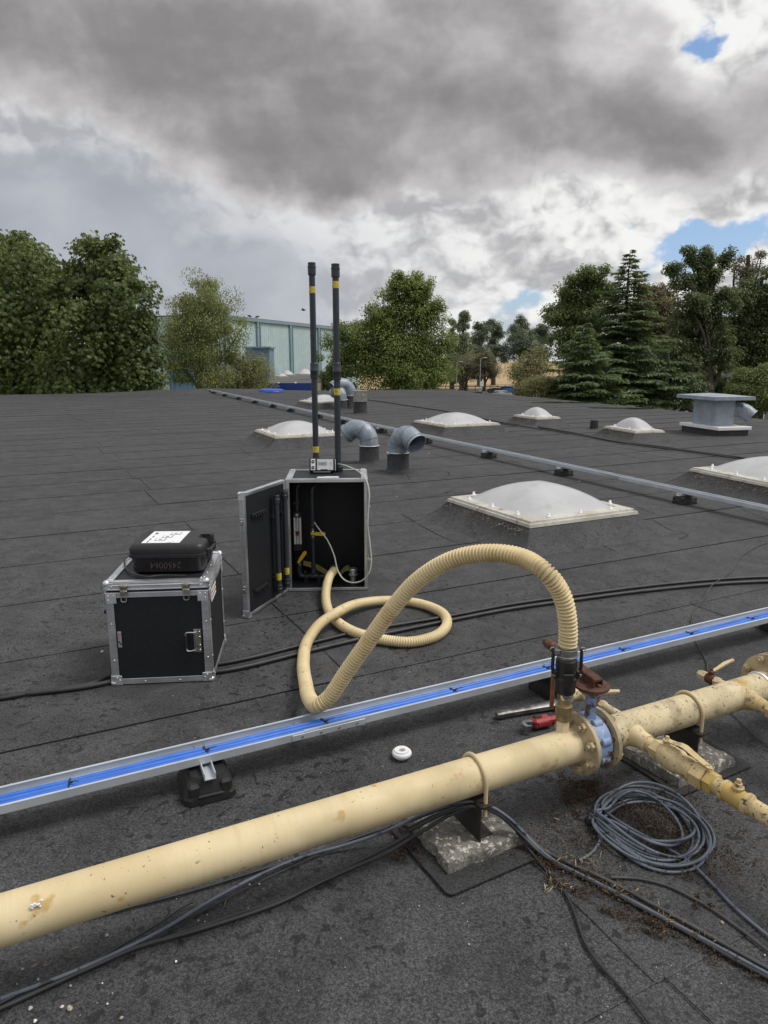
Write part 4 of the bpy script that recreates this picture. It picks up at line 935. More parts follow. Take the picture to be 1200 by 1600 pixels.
def tray_at(a0, a1, name, label):
    c = ab((a0 + a1) / 2, TB, 0); t = thing(name, label, 'cable tray', (c.x, c.y, 0), AN); L = a1 - a0
    # joints between lengths; each length its own channel
    cuts = [-L / 2, .83 - (a0 + a1) / 2, L / 2]
    for i in range(2):
        x0, x1 = cuts[i], cuts[i + 1] + (.06 if i == 0 else 0); m_ = (x0 + x1) / 2; l = x1 - x0; e = .002 * i
        mb = MB(); mb.box((m_, 0, TZ + .0015 + e), (l, .118 - 2 * e, .003))
        for s in (-1, 1):
            mb.box((m_, s * (.059 - e), TZ + .0145 + e), (l, .0025, .027)); mb.box((m_, s * (.0555 - e), TZ + .028 + e), (l, .010, .0025))
        mb.build('channel', 'tray_zinc', t, smooth=0)
    mb = MB(); mb.box((cuts[1] + .10, -.0625, TZ + .014), (.30, .003, .024), .001); mb.box((cuts[1] + .10, .0625, TZ + .014), (.30, .003, .024), .001); mb.build('joint_plate', 'tray_zinc', t, smooth=0)
    for i in range(4):
        mb = MB()
        for s in (-1, 1): mb.steps((cuts[1] - .01 + i * .075, s * .064, TZ + .014), (0, s, 0), [(0, .005), (.003, .004)], 6)
        mb.steps((cuts[1] - .01 + i * .075, .035, TZ + .003), (0, 0, 1), [(0, .006), (.004, .004)], 8); mb.build('bolt', 'chrome', t)
    return t
tray = tray_at(-.75, 5.2, 'cable_tray', 'long zinc cable tray holding blue cables across the foreground')
g = random.Random(3)
for i, (yo, zo, lb) in enumerate(((-.0215, .0135, 'front one of three blue cables side by side in the long tray'), (.000, .0135, 'middle one of three blue cables side by side in the long tray'), (.0215, .0135, 'back one of three blue cables side by side in the long tray'))):
    pts = [ab(x, TB - .008 + yo + g.uniform(-.002, .002), TZ + zo + g.uniform(0, .002)) for x in np.arange(-.75, 5.2, .16)]
    mb = MB(); mb.tube(spline(pts, .05), .0104, 8); o = mb.build('blue_cable', 'blue_cable', None, smooth=60); tag(o, lb, 'cable', 'blue cables in the tray')
for i, a_ in enumerate((.02, .47, .93, 1.52, 2.02, 2.48, 2.95, 3.42)):
    c = ab(a_, TB - .008, TZ); mb = MB(); T = Matrix.Translation(c) @ Matrix.Rotation(AN + g.uniform(-.25, .25), 4, 'Z')
    mb.tube([(0, -.034, .006), (0, -.032, .016), (0, -.020, .0255), (0, .020, .0255), (0, .032, .016), (0, .034, .004)], .003, 6, T=T)
    mb.box((.006, -.012, .031), (.012, .007, .006), .001, T); mb.tube([(.006, -.012, .032), (.02, -.022, .038), (.032, -.026, .038)], .0016, 5, T=T)
    o = mb.build('cable_tie', 'black_plastic', None, smooth=40); tag(o, 'black cable tie round the blue cables, %s counted from the left' % ('first', 'second', 'third', 'fourth', 'fifth', 'sixth', 'seventh', 'eighth')[i], 'cable tie', 'cable ties along the tray')
GF = 'rubber feet under the cable trays'
fp = ab(.46, 2.335); ft = thing('tray_foot', 'black rubber foot with zinc strut under the near tray, in the foreground', 'tray foot', fp, AN - R(3), GF); foot_parts(ft)
for a_, lb in ((2.08, 'black rubber foot under the near tray, hidden behind the hose coupling'), (3.72, 'black rubber foot under the near tray at the right picture edge')):
    c = copy_tree(ft); c.location = ab(a_, 2.36); c.rotation_euler = (0, 0, AN); c['label'] = lb
FT = [px(*q) for q in ((325, 612), (339, 615), (356, 619), (378, 624), (403, 630), (432, 636.5), (459, 643), (505, 653), (540, 662), (600, 676), (671, 692), (766, 715), (886, 742), (1073, 786))]
p0 = Vector((4.05, 5.55, 0)); p1 = Vector((-8.62, 34.9, 0)); dv = (p1 - p0).normalized(); fz = math.atan2(dv.y, dv.x)
ORD = ('farthest', 'second farthest', 'third farthest', 'fourth farthest', 'fifth farthest', 'sixth farthest', 'seventh farthest', 'eighth farthest', 'ninth farthest', 'tenth farthest', 'fourth nearest', 'third nearest', 'second nearest', 'nearest')
for q, od in zip(FT, ORD):
    s_ = (q - p0).dot(dv); c = copy_tree(ft); c.location = p0 + dv * s_; c.rotation_euler = (0, 0, fz)
    c['label'] = '%s black rubber foot along the bare far cable tray' % od
mid = (p0 + p1) / 2; L = (p1 - p0).length; t = thing('cable_tray', 'bare zinc cable tray running away to the far left roof edge', 'cable tray', mid, fz)
for i in range(10):
    x0 = -L / 2 + L * i / 10; x1 = x0 + L / 10 + .05; e = .002 * (i % 2); m_ = (x0 + x1) / 2; l = x1 - x0; mb = MB()
    mb.box((m_, 0, .1155 + e), (l, .098 - 2 * e, .003))
    for s in (-1, 1): mb.box((m_, s * (.049 - e), .133 + e), (l, .0025, .036)); mb.box((m_, s * (.046 - e), .151 + e), (l, .009, .0025))
    mb.build('channel', 'tray_zinc', t, smooth=0)
    if i: mb = MB(); mb.box((x0, -.0525, .133), (.30, .003, .032)); mb.box((x0, .0525, .133), (.30, .003, .032)); mb.build('joint_plate', 'aluminium', t, smooth=0)

# ------------------------------------------------------------------ main pipe
PB, PZ, PR = 1.66, .23, .058
AX = Vector((CA, SA, 0)); BX = Vector((-SA, CA, 0)); UP = Vector((0, 0, 1))
def pp(a, b=PB, z=PZ): return ab(a, b, z)
gp = thing('gas_pipe', 'thick cream painted steel pipe crossing the foreground with valve and branches', 'pipe', ab(1.2, PB, 0), AN)
def piece(name, mat, parent=gp, smooth=35):
    mb = MB(); return mb, (lambda: mb.build(name, mat, parent, world=True, smooth=smooth))
A1, A2, A3 = 1.582, 1.656, 2.575               # flange faces
mb, ok = piece('pipe', 'cream_paint'); mb.cyl(pp(-1.1), pp(A1 - .02), PR, n=40); pipe1 = ok()
mb, ok = piece('pipe', 'cream_dirty'); mb.cyl(pp(A2 + .02), pp(A3), PR, n=40); ok()
mb, ok = piece('pipe', 'cream_dirty'); mb.cyl(pp(A3 + .05), pp(4.2), PR, n=40); ok()
def flange(a, side, mat='cream_grime', nb=8, r=.105, parent=gp):
    mb, ok = piece('flange', mat, parent); s = side
    mb.steps(pp(a), AX * s, [(0, .098), (.002, r), (.016, r), (.018, r - .003), (.019, PR + .012), (.030, PR + .003), (.034, PR)], 40); f = ok()
    for i in range(nb):
        t = 2 * math.pi * (i + .5) / nb; c = pp(a) + (BX * math.cos(t) + UP * math.sin(t)) * (r - .021)
        mb, ok = piece('bolt', mat, f, 30); mb.steps(c + AX * s * .018, AX * s, [(0, .0145), (.002, .016), (.013, .016), (.015, .013), (.016, .008), (.024, .008)], 6); ok()
    return f
flange(A1, -1); flange(A2, 1); flange(A3, -1, r=.122); flange(A3 + .018, 1, r=.122)
mb, ok = piece('weld_band', 'alu_dull'); mb.tube([pp(A3 - .075) + (BX * math.cos(t) + UP * math.sin(t)) * (PR + .0006) for t in np.linspace(.6, 2.2, 12)], .006, 6); ok()
# butterfly valve between the first two flanges
vm = (A1 + A2) / 2
mb, ok = piece('butterfly_valve', 'blue_paint', gp, 40)
mb.steps(pp(A1 + .004), AX, [(0, .080), (.006, .088), (A2 - A1 - .014, .088), (A2 - A1 - .008, .080)], 36)
for i in range(8):
    t = 2 * math.pi * (i + .5) / 8 if False else 2 * math.pi * i / 8 + .39; c = pp(A1 + .012) + (BX * math.cos(t) + UP * math.sin(t)) * .081
    mb.steps(c + AX * .006, AX, [(0, .011), (.004, .0165), (.036, .0165), (.040, .011)], 10)
nk = pp(vm, PB, PZ + .055)
mb.steps(nk, UP, [(0, .034), (.02, .026), (.03, .022), (.105, .021), (.118, .026), (.126, .040), (.132, .042)], 4)
mb.steps(nk + UP * .11, UP, [(0, .022), (.02, .045), (.028, .047)], 20)
valve = ok()
for i in range(8):
    t = 2 * math.pi * (i + .5) / 8; c0 = pp(A1) + (BX * math.cos(t) + UP * math.sin(t)) * .085
    mb, ok = piece('stud', 'rust', valve); mb.cyl(c0, c0 + AX * (A2 - A1), .007, n=8); ok()
tp = nk + UP * .140
mb, ok = piece('notch_plate', 'rust', valve); mb.steps(tp, UP, [(0, .055), (.002, .058), (.010, .058), (.012, .055)], 28); mb.box(tp + UP * .020 + AX * .015, (.03, .02, .02), .003); ok()
ld = (px(858, 1013, .52) - (tp + UP * .04)); ld.z = .03; ld = Vector((-.092, .287, .004)); ln_ = ld.length; ld.normalize(); sd = ld.cross(UP).normalized(); h0 = tp + UP * .032
mb, ok = piece('lever', 'rust', valve, 30)
mb.steps(h0 - UP * .025, UP, [(0, .020), (.03, .016), (.035, .018)], 8)
B_ = Matrix((ld.to_4d(), sd.to_4d(), ld.cross(sd).to_4d() * -1, Vector((0, 0, 0, 1)))).transposed(); B_[3][0] = B_[3][1] = B_[3][2] = 0; B_[0][3] = B_[1][3] = B_[2][3] = 0
B_ = Matrix.Translation(h0 + UP * .008) @ B_
mb.box((.05, 0, 0), (.17, .036, .012), .003, B_); mb.box((.05, .016, -.010), (.17, .004, .022), .001, B_); mb.box((.05, -.016, -.010), (.17, .004, .022), .001, B_)
mb.box((.17, 0, 0), (.12, .022, .010), .003, B_); ok()
mb, ok = piece('lever_grip', 'rust', valve, 50); mb.tube([B_ @ Vector((x, 0, 0)) for x in (.205, .215, .23, .29, .305, .31)], [.008, .015, .017, .018, .014, .006], 12); ok()
mb, ok = piece('latch_strip', 'rust_wood', valve, 30)
mb.box(pY(863, 1082, 2.29), (.014, .012, .13), .003); ok()
# stub with adaptor for the hose
st = pp(1.513, PB + .012, 0); st.z = 0
mb, ok = piece('stub', 'cream_paint'); mb.steps(st + UP * (PZ + .045), UP, [(0, .0245), (.012, .021), (.055, .020), (.058, .018)], 20); ok()
mb, ok = piece('union', 'brass_dirty'); mb.steps(st + UP * .325, UP, [(0, .022), (.004, .025), (.024, .025), (.026, .023)], 20); mb.steps(st + UP * .350, UP, [(0, .026), (.002, .029), (.030, .029), (.032, .024), (.040, .022)], 8); mb.steps(st + UP * .388, UP, [(0, .0215), (.022, .0215)], 20); ok()
# branch with ball valve towards the lower right
def branch(a, runs, sgn=-1, start=.05):
    o = pp(a, PB + sgn * start); d = BX * sgn; part = []
    for name, mat, prof, n in runs:
        mb, ok = piece(name, mat, gp, 30); mb.steps(o, d, prof, n); part.append(ok())
    return o, d, part
o, d, pr = branch(1.783, [
    ('branch_pipe', 'cream_paint', [(0, .040), (.02, .034), (.028, .031), (.06, .030)], 24),
    ('branch_pipe', 'cream_branch', [(.055, .024), (.10, .024)], 20),
    ('hex_union', 'cream_branch', [(.085, .030), (.088, .034), (.118, .034), (.121, .030)], 6),
    ('ball_valve', 'cream_branch', [(.118, .030), (.125, .037), (.155, .040), (.185, .041), (.20, .034), (.215, .036), (.245, .036), (.25, .032)], 18),
    ('hex_union', 'cream_branch', [(.25, .036), (.253, .041), (.292, .041), (.295, .036)], 6),
    ('hex_union', 'ochre', [(.296, .030), (.299, .034), (.326, .034), (.329, .028)], 6),
    ('branch_pipe', 'cream_branch', [(.325, .026), (.355, .026)], 20),
    ('clamp_ring', 'cream_branch', [(.352, .028), (.355, .033), (.362, .033), (.365, .028)], 20),
    ('branch_pipe', 'ochre', [(.362, .029), (.43, .029)], 20),
    ('clamp_ring', 'cream_branch', [(.428, .029), (.431, .034), (.440, .034), (.443, .029)], 20),
    ('branch_pipe', 'cream_branch', [(.44, .0265), (1.3, .0265)], 24)])
bvp = o + d * .135 + UP * .038
mb, ok = piece('valve_handle', 'cream_branch', pr[3], 30)
mb.steps(bvp - UP * .004, UP, [(0, .013), (.012, .011), (.014, .014), (.020, .014), (.022, .007), (.032, .006)], 8)
hd = d; hs = AX
P = [(0, .006, .014), (.03, .013, .016), (.05, .014, .022), (.07, .013, .024), (.13, .012, .010), (.165, .010, .004), (.175, .004, .003)]
vs = []
for (u, w, z) in P:
    for s, dz in ((-1, 0), (1, 0), (1, .004), (-1, .004)): vs.append(bvp + hd * u + hs * s * w + UP * (z + dz))
fs = [(0, 1, 2, 3)[::-1], tuple(4 * (len(P) - 1) + i for i in range(4))]
for i in range(len(P) - 1):
    for k in range(4): fs.append((i * 4 + k, i * 4 + (k + 1) % 4, i * 4 + 4 + (k + 1) % 4, i * 4 + 4 + k))
mb.add(vs, fs); ok()
mb, ok = piece('plug', 'cream_branch', pr[8], 30); c = o + d * .40 + UP * .027; mb.steps(c, UP, [(0, .016), (.006, .018), (.010, .018), (.012, .013), (.022, .011), (.024, .008), (.034, .007)], 8); ok()
branch(2.375, [('branch_pipe', 'cream_branch', [(0, .040), (.02, .034), (.028, .030), (.05, .029)], 24), ('branch_pipe', 'cream_branch', [(.048, .026), (.085, .026)], 20), ('hex_union', 'cream_branch', [(.084, .029), (.087, .033), (.112, .033), (.115, .029)], 6), ('branch_pipe', 'cream_branch', [(.11, .024), (.8, .024)], 20)])
def bleed(a, L, hl, hz):
    o, d, pr = branch(a, [('branch_pipe', 'cream_dirty', [(0, .022), (.02, .0155), (L * .55, .0155)], 16), ('hex_union', 'cream_dirty', [(L * .5, .017), (L * .5 + .002, .020), (L * .5 + .02, .020), (L * .5 + .022, .017)], 6),
        ('ball_valve', 'rust', [(L * .5 + .021, .019), (L * .5 + .03, .021), (L * .5 + .055, .021), (L * .5 + .06, .018)], 16), ('hex_union', 'cream_dirty', [(L * .5 + .058, .018), (L * .5 + .06, .021), (L * .5 + .09, .019), (L * .5 + .10, .015)], 6)], 1, .045)
    c = o + d * (L * .5 + .042) + UP * .018
    mb, ok = piece('valve_handle', 'cream_paint', pr[2], 30); e = Vector(hl)
    mb.tube([c + UP * .012, c + UP * .022 + e * .25, c + UP * (.022 + hz * .6) + e * .6, c + UP * (.022 + hz) + e], [.006, .007, .009, .007], 6); ok()
    mb, ok = piece('valve_stem', 'rust', pr[2], 30); mb.steps(c, UP, [(0, .010), (.006, .010), (.008, .013), (.016, .013), (.018, .007), (.028, .006)], 8); ok()
bleed(2.40, .11, AX * .10 - BX * .02, .03)
bleed(1.842, .22, AX * .08 - BX * .03, .0)
mb, ok = piece('elbow_cap', 'cream_dirty'); c = pp(1.842, PB + .265); mb.tube(spline([c - BX * .03, c, c + BX * .02 - AX * .03, c + BX * .02 - AX * .06], .01), .026, 16); ok()
mb, ok = piece('bird_dropping', 'white', pipe1); c = px(57, 1414, PZ + PR * .8); 
for i in range(14): q = c + AX * g.uniform(-.012, .012) + UP * g.uniform(-.006, .010); mb.ball(q, (.004, .003, .003), 6, 4)
ok()

# pipe supports
def support(fl, rot, w, d, h, a, label, seed, pad):
    ar = R(rot); t = thing('pipe_support', label, 'pipe support', (fl[0], fl[1], 0), ar, 'concrete pipe supports'); gg = random.Random(seed)
    mb = MB(); n = 9; vs = []; fs = []        # weathered slab: jittered grid box
    m_ = n + 1
    def jt(s): return gg.uniform(-s, s)
    top = [[(w * i / n + (jt(.004) if 0 < i < n else jt(.006)), d * j / n + jt(.004), h + .008 + jt(.003) - (.006 if i in (0, n) or j in (0, n) else 0)) for i in range(m_)] for j in range(m_)]
    for j in range(m_):
        for i in range(m_): vs.append(top[j][i])
    for j in range(n):
        for i in range(n): fs.append((j * m_ + i, j * m_ + i + 1, (j + 1) * m_ + i + 1, (j + 1) * m_ + i))
    ring = [(0, i) for i in range(m_)] + [(j, n) for j in range(1, m_)] + [(n, i) for i in range(n - 1, -1, -1)] + [(j, 0) for j in range(n - 1, 0, -1)]
    o1 = len(vs); k = len(ring)
    for (j, i) in ring: x, y, z = top[j][i]; vs.append((w / 2 + (x - w / 2) * 1.03 + jt(.003), d / 2 + (y - d / 2) * 1.03 + jt(.003), h * .55 + jt(.004)))
    for (j, i) in ring: x, y, z = top[j][i]; vs.append((w / 2 + (x - w / 2) * 1.02, d / 2 + (y - d / 2) * 1.02, .004))
    for q in range(k):
        p_ = (q + 1) % k; a_, b_ = ring[q], ring[p_]; A_, B2 = a_[0] * m_ + a_[1], b_[0] * m_ + b_[1]
        fs += [(A_, o1 + q, o1 + p_, B2)[::-1] if False else (A_, o1 + q, o1 + p_, B2), (o1 + q, o1 + k + q, o1 + k + p_, o1 + p_)]
    mb.add(vs, fs); mb.build('concrete_slab', 'concrete', t, smooth=50)
    mb = MB(); x0, x1, y0, y1 = pad; cr = .02
    poly = []
    for (cx, cy, s0) in ((x1 - cr, y1 - cr, 0), (x0 + cr, y1 - cr, 90), (x0 + cr, y0 + cr, 180), (x1 - cr, y0 + cr, 270)):
        for q in range(5): tt = R(s0 + 22.5 * q); poly.append((cx + cr * math.cos(tt), cy + cr * math.sin(tt)))
    mb.prism(poly, .0045, .0095); mb.build('felt_pad', 'felt_pad', t, smooth=0)
    c = pp(a, PB, 0); bz = PZ - PR
    mb = MB(); T = Matrix.Translation(c) @ Matrix.Rotation(AN, 4, 'Z'); hh = bz - h - .008
    mb.box((-.004, 0, h + .006 + hh / 2), (.006, .15, hh), .0015, T); mb.box((.025, 0, h + .011), (.055, .12, .006), .001, T); mb.box((.022, 0, bz - .004), (.05, .16, .006), .001, T)
    mb.build('angle_bracket', ['steel_bracket'], t, world=True, smooth=0)
    mb = MB(); rr = PR + .007
    pts = [c + BX * -rr + UP * (bz - .045)] + [c + BX * (-rr * math.cos(x)) + UP * (PZ + rr * math.sin(x)) for x in np.linspace(0, math.pi, 22)] + [c + BX * rr + UP * (bz - .045)]
    mb.tube([q + AX * .018 for q in pts], .0065, 8); mb.build('u_bolt', 'cream_paint', t, world=True, smooth=60)
    for s in (-1, 1): mb = MB(); mb.steps(c + AX * .018 + BX * s * rr + UP * (bz - .02), UP, [(0, .010), (.002, .012), (.009, .012), (.011, .010)], 6); mb.build('nut', 'rust', t, world=True)
    return t
M('steel_bracket', (.020, .019, .018), (.035, .032, .028), 24, .6, .2, spots=(((.09, .04, .025), 30, .58, .68),), bump=.3, bscale=100)
support((.197, 1.839), 29.2, .268, .255, .040, 1.135, 'lichen-covered concrete slab support under the pipe in front of the tape roll', 1, (-.055, .285, -.075, .27))
support((1.049, 2.267), 28.6, .295, .30, .045, 2.085, 'lichen-covered concrete slab support under the pipe beside the branch valve', 2, (-.03, .37, -.035, .33))

M('clamp_zinc', (.30, .30, .29), (.16, .16, .155), 24, .5, .8, bump=.3, bscale=90)
# ------------------------------------------------------------------ hose with coupling
hz = thing('flexible_hose', 'cream ribbed suction hose looping from the open case to the pipe', 'hose', (st.x, st.y, 0))
Yc = st.y
path = [Vector((-.335, 4.62, .115)), px(514, 903, .105), px(509, 932, .055), px(518, 962, .034), px(548, 985, .031), px(590, 998, .031), px(640, 1003, .031), px(680, 994, .031), px(698, 976, .031), px(690, 957, .031),
        px(655, 943, .031), px(610, 938, .033), px(565, 942, .055), px(530, 955, .095), px(500, 975, .075), px(480, 1003, .045), px(474, 1035, .05), px(478, 1070, .09), px(484, 1092, .145), px(497, 1102, .185)]
tail = [(514, 1090), (540, 1052), (575, 1003), (615, 948), (655, 905), (705, 875), (760, 864), (815, 871), (853, 895), (875, 924), (884, 950), (886.5, 978), (886.5, 1010)]
y0_ = path[-1].y
for i, (x, y) in enumerate(tail):
    f = min(1, (i + 1) / 9.0); path.append(pY(x, y, y0_ + (Yc - y0_) * f + .10 * math.sin(math.pi * f)))
ctop = pY(885, 1022, Yc); path[-1] = Vector((st.x, Yc, ctop.z + .015)); path[-2] = Vector((st.x, Yc, ctop.z + .075))
SPN = spline(path, .004)
# even spacing along the length
acc = [0]
for i in range(1, len(SPN)): acc.append(acc[-1] + (SPN[i] - SPN[i - 1]).length)
tot = acc[-1]; step = .0024; res = []; j = 0
for k in range(int(tot / step) + 1):
    s = k * step
    while j < len(acc) - 2 and acc[j + 1] < s: j += 1
    f = (s - acc[j]) / max(1e-9, acc[j + 1] - acc[j]); res.append((SPN[j].lerp(SPN[j + 1], f), s))
rad = []
for p, s in res:
    f = s / tot; amp = .0015 + .0030 * max(0.0, min(1.0, (f - .50) / .10)) + .0012 * math.exp(-((f - .25) / .10) ** 2)
    c_ = math.cos(2 * math.pi * s / .0125); rad.append(.0275 + amp * (abs(c_) ** .6 * (1 if c_ > 0 else -1)))
mb = MB(); mb.tube([p for p, s in res], rad, 16); mb.build('hose_tube', 'hose', hz, world=True, smooth=80)
cb = ctop.z
mb = MB(); mb.steps((st.x, st.y, cb - .012), UP, [(0, .031), (.004, .033), (.032, .033), (.036, .031)], 24)
for z_ in (.004, .028): mb.tube([Vector((st.x, st.y, cb + z_ - .006)) + Vector((math.cos(x), math.sin(x), 0)) * .034 for x in np.linspace(0, 2 * math.pi, 24, endpoint=False)], .003, 6, closed=True)
mb.box((st.x - .035, st.y - .012, cb + .015), (.02, .02, .02), .004); mb.build('hose_clamp', 'clamp_zinc', hz, world=True)
mb = MB(); z0_ = .425; h_ = cb - .012 - z0_
mb.steps((st.x, st.y, z0_), UP, [(0, .030), (.006, .034), (h_ * .30, .034), (h_ * .32, .036), (h_ * .45, .036), (h_ * .48, .033), (h_ * .70, .033), (h_ * .74, .035), (h_ * .95, .034), (h_, .029)], 28)
for s in (-1, 1): mb.box((st.x + s * .036, st.y - .004, z0_ + h_ * .55), (.016, .022, .030), .004)
mb.box((st.x, st.y - .034, z0_ + h_ * .52), (.034, .006, .030), .002); cpl = mb.build('coupling', 'black_plastic', hz, world=True)
for s in (-1, 1):
    mb = MB(); b_ = Vector((st.x + s * .043, st.y - .006, z0_ + h_ * .58)); mb.tube([b_ - UP * .012, b_ + UP * .02 + Vector((s * .004, 0, 0)), b_ + UP * .075 + Vector((s * .003, 0, 0)), b_ + UP * .085], [.005, .0055, .0055, .004], 6); mb.build('cam_lever', 'black_plastic', cpl, world=True)
    mb = MB(); mb.tube([b_ + UP * .08 + Vector((s * .006 + .008 * math.cos(x), .0, .010 * math.sin(x))) for x in np.linspace(0, 2 * math.pi, 14, endpoint=False)], .0015, 5, closed=True); mb.build('pull_ring', 'chrome', cpl, world=True)
    mb = MB(); mb.steps(b_ + Vector((0, -.010, -.004)), (0, -1, 0), [(0, .005), (.004, .004)], 8); mb.build('pivot_pin', 'chrome', cpl, world=True)
mb = MB(); mb.steps((st.x, st.y, .405), UP, [(0, .022), (.004, .024), (.02, .027), (.024, .026)], 24); mb.build('adaptor', 'chrome', hz, world=True)

# ------------------------------------------------------------------ flight cases
def rivet(mb, p, d, r=.005): mb.steps(p, d, [(0, r), (r * .45, r * .8), (r * .7, r * .35)], 8)
def latch(mb, c, T=None):                     # butterfly-style latch on the front face (facing -y)
    x, y, z = c
    mb.box((x, y - .003, z + .016), (.036, .006, .022), .002, T); mb.box((x, y - .006, z - .012), (.032, .010, .026), .003, T); mb.steps(Vector((x, y - .005, z + .018)) if T is None else T @ Vector((x, y - .005, z + .018)), (0, -1, 0) if T is None else T.to_3x3() @ Vector((0, -1, 0)), [(0, .014), (.004, .013), (.006, .008)], 14)
    mb.box((x, y - .012, z - .006), (.014, .006, .018), .002, T)
    mb.tube([Vector(q) if T is None else T @ Vector(q) for q in ((x - .011, y - .010, z - .02), (x - .012, y - .012, z - .046), (x - .007, y - .012, z - .051), (x + .007, y - .012, z - .051), (x + .012, y - .012, z - .046), (x + .011, y - .010, z - .02))], .0025, 6)
def case_frame(mb, W, D, H, e=.028, th=.003, edges='all'):
    """angle extrusions along the twelve edges, each leg a thin strip just proud of the boards"""
    for y, s in ((0, -1), (D, 1)):
        for z, q in ((0, 1), (H, -1)):
            mb.box((W / 2, y + s * th / 2, z + q * e / 2), (W - .01, th, e), .0008); mb.box((W / 2, y - s * e / 2, z - q * th / 2), (W - .01, e, th), .0008)
    for x, s in ((0, -1), (W, 1)):
        for z, q in ((0, 1), (H, -1)):
            mb.box((x + s * th / 2, D / 2, z + q * e / 2), (th, D - .01, e), .0008); mb.box((x - s * e / 2, D / 2, z - q * th * .6), (e, D - .01, th), .0008)
        for y, q in ((0, 1), (D, -1)):
            mb.box((x + s * th * .6, y + q * e / 2, H / 2), (th, e, H - .01), .0008); mb.box((x - s * e / 2, y - q * th * .6, H / 2), (e, th, H - .01), .0008)
W, D, H = .461, .489, .500; ZL = .455
fc = thing('flight_case', 'closed black flight case with aluminium edges carrying the small plastic case', 'flight case', (-1.277, 3.103, .005), R(5.8))
mb = MB(); mb.box((W / 2, D / 2, ZL / 2), (W - .004, D - .004, ZL - .004)); body = mb.build('body', 'black_ply', fc, smooth=0)
mb = MB(); mb.box((W / 2, D / 2, (ZL + H) / 2), (W - .004, D - .004, H - ZL - .004)); lid = mb.build('lid', 'black_ply', fc, smooth=0)
mb = MB(); e = .033; th = .003
for x, s in ((0, -1), (W, 1)):
    for y, q in ((0, 1), (D, -1)):
        mb.box((x - s * e / 2, y - q * th / 2, ZL / 2), (e, th, ZL - .004), .0008); mb.box((x + s * th / 2, y + q * e / 2, ZL / 2), (th, e, ZL - .004), .0008)
for y, q in ((0, 1), (D, -1)): mb.box((W / 2, y - q * th * .7, e * .42), (W - .03, th, e * .84), .0008); mb.box((W / 2, y - q * th * .75, ZL - .014), (W, th * 1.4, .026), .0008); mb.box((W / 2, y - q * th * 1.3, ZL - .006), (W, th, .004), .0008)
for x, s in ((0, -1), (W, 1)): mb.box((x + s * th * .7, D / 2, e * .42), (th, D - .03, e * .84), .0008); mb.box((x + s * th * .75, D / 2, ZL - .014), (th * 1.4, D, .026), .0008); mb.box((x + s * th * 1.3, D / 2, ZL - .006), (th, D, .004), .0008)
for z in (.12, .30):
    for x in (.016, W - .016): rivet(mb, (x, -.003, z), (0, -1, 0))
    for y in (.016, D - .016): rivet(mb, (W + .003, y, z), (1, 0, 0))
for x in (.15, .31): rivet(mb, (x, -.0045, .012), (0, -1, 0))
mb.build('edge_profile', 'aluminium', body, smooth=30)
mb = MB()
hl = H - ZL
for y, q in ((0, 1), (D, -1)):
    mb.box((W / 2, y - q * th * .75, ZL + hl / 2 + .004), (W, th * 1.4, hl - .010), .0008)
    for k in range(2): mb.box((W / 2, y - q * (th * 1.6 + .0015), ZL + .012 + k * .019), (W - .02, .003, .006), .0012)
    mb.box((W / 2, y + q * e / 2, H + th * .4), (W, e, th), .0008)
for x, s in ((0, -1), (W, 1)):
    mb.box((x + s * th * .75, D / 2, ZL + hl / 2 + .004), (th * 1.4, D, hl - .010), .0008)
    for k in range(2): mb.box((x + s * (th * 1.6 + .0015), D / 2, ZL + .012 + k * .019), (.003, D - .02, .006), .0012)
    mb.box((x - s * e / 2, D / 2, H + th * .55), (e, D, th), .0008)
for y in (.12, .24, .36):
    rivet(mb, (W - .017, y, H + .0035), (0, 0, 1)); rivet(mb, (.017, y, H + .0035), (0, 0, 1))
mb.build('lid_profile', 'aluminium', lid, smooth=30)
def ballcorner(parent, x, y, z, sx, sy, sz, r=.017, leg=.045):
    mb = MB(); mb.ball((x - sx * .006, y - sy * .006, z - sz * .006), r, 12, 8)
    for ax in range(3):
        v = [x - sx * leg * .5, y - sy * leg * .5, z - sz * leg * .5]; sgn = (sx, sy, sz)[ax]; v[ax] = (x, y, z)[ax] + sgn * .0052
        sz_ = [leg, leg, leg]; sz_[ax] = .004; mb.box(v, sz_, .0015)
        for k in range(2):
            p = list(v); o2 = [i for i in range(3) if i != ax]; ss = (sx, sy, sz); p[o2[0]] -= ss[o2[0]] * (.012 if k else -.0); p[o2[1]] -= ss[o2[1]] * (.0 if k else .012); p[ax] += sgn * .002
            dd = [0, 0, 0]; dd[ax] = sgn; rivet(mb, p, dd, .004)
    mb.build('ball_corner', 'alu_dull', parent, smooth=40)
for x, sx in ((0, -1), (W, 1)):
    for y, sy in ((0, -1), (D, 1)):
        ballcorner(body, x, y, 0, sx, sy, -1); ballcorner(lid, x, y, H, sx, sy, 1, .017, .036)
        mb = MB()                                # flat brace below the lid split
        mb.box((x - sx * .024, y + sy * .007, ZL - .028), (.048, .003, .05), .001); mb.box((x + sx * .007, y - sy * .024, ZL - .028), (.003, .048, .05), .001)
        for k in ((.012, .012), (.036, .012), (.012, -.008)): rivet(mb, (x - sx * k[0], y + sy * .0085, ZL - .028 + k[1]), (0, sy, 0), .004)
        mb.build('corner_brace', 'alu_dull', body, smooth=40)
for x in (.085, .365):
    mb = MB(); latch(mb, (x, -.010, ZL + .010)); mb.build('latch', 'nickel', body, smooth=40)
mb = MB(); hx, hzz = .402, .205
mb.box((hx, -.004, hzz), (.034, .004, .115), .001); mb.cyl((hx - .006, -.010, hzz - .045), (hx - .006, -.010, hzz + .045), .006, n=10)
for k in (-.045, -.02, .02, .045):
    rivet(mb, (hx + .010, -.006, hzz + k), (0, -1, 0), .0045)
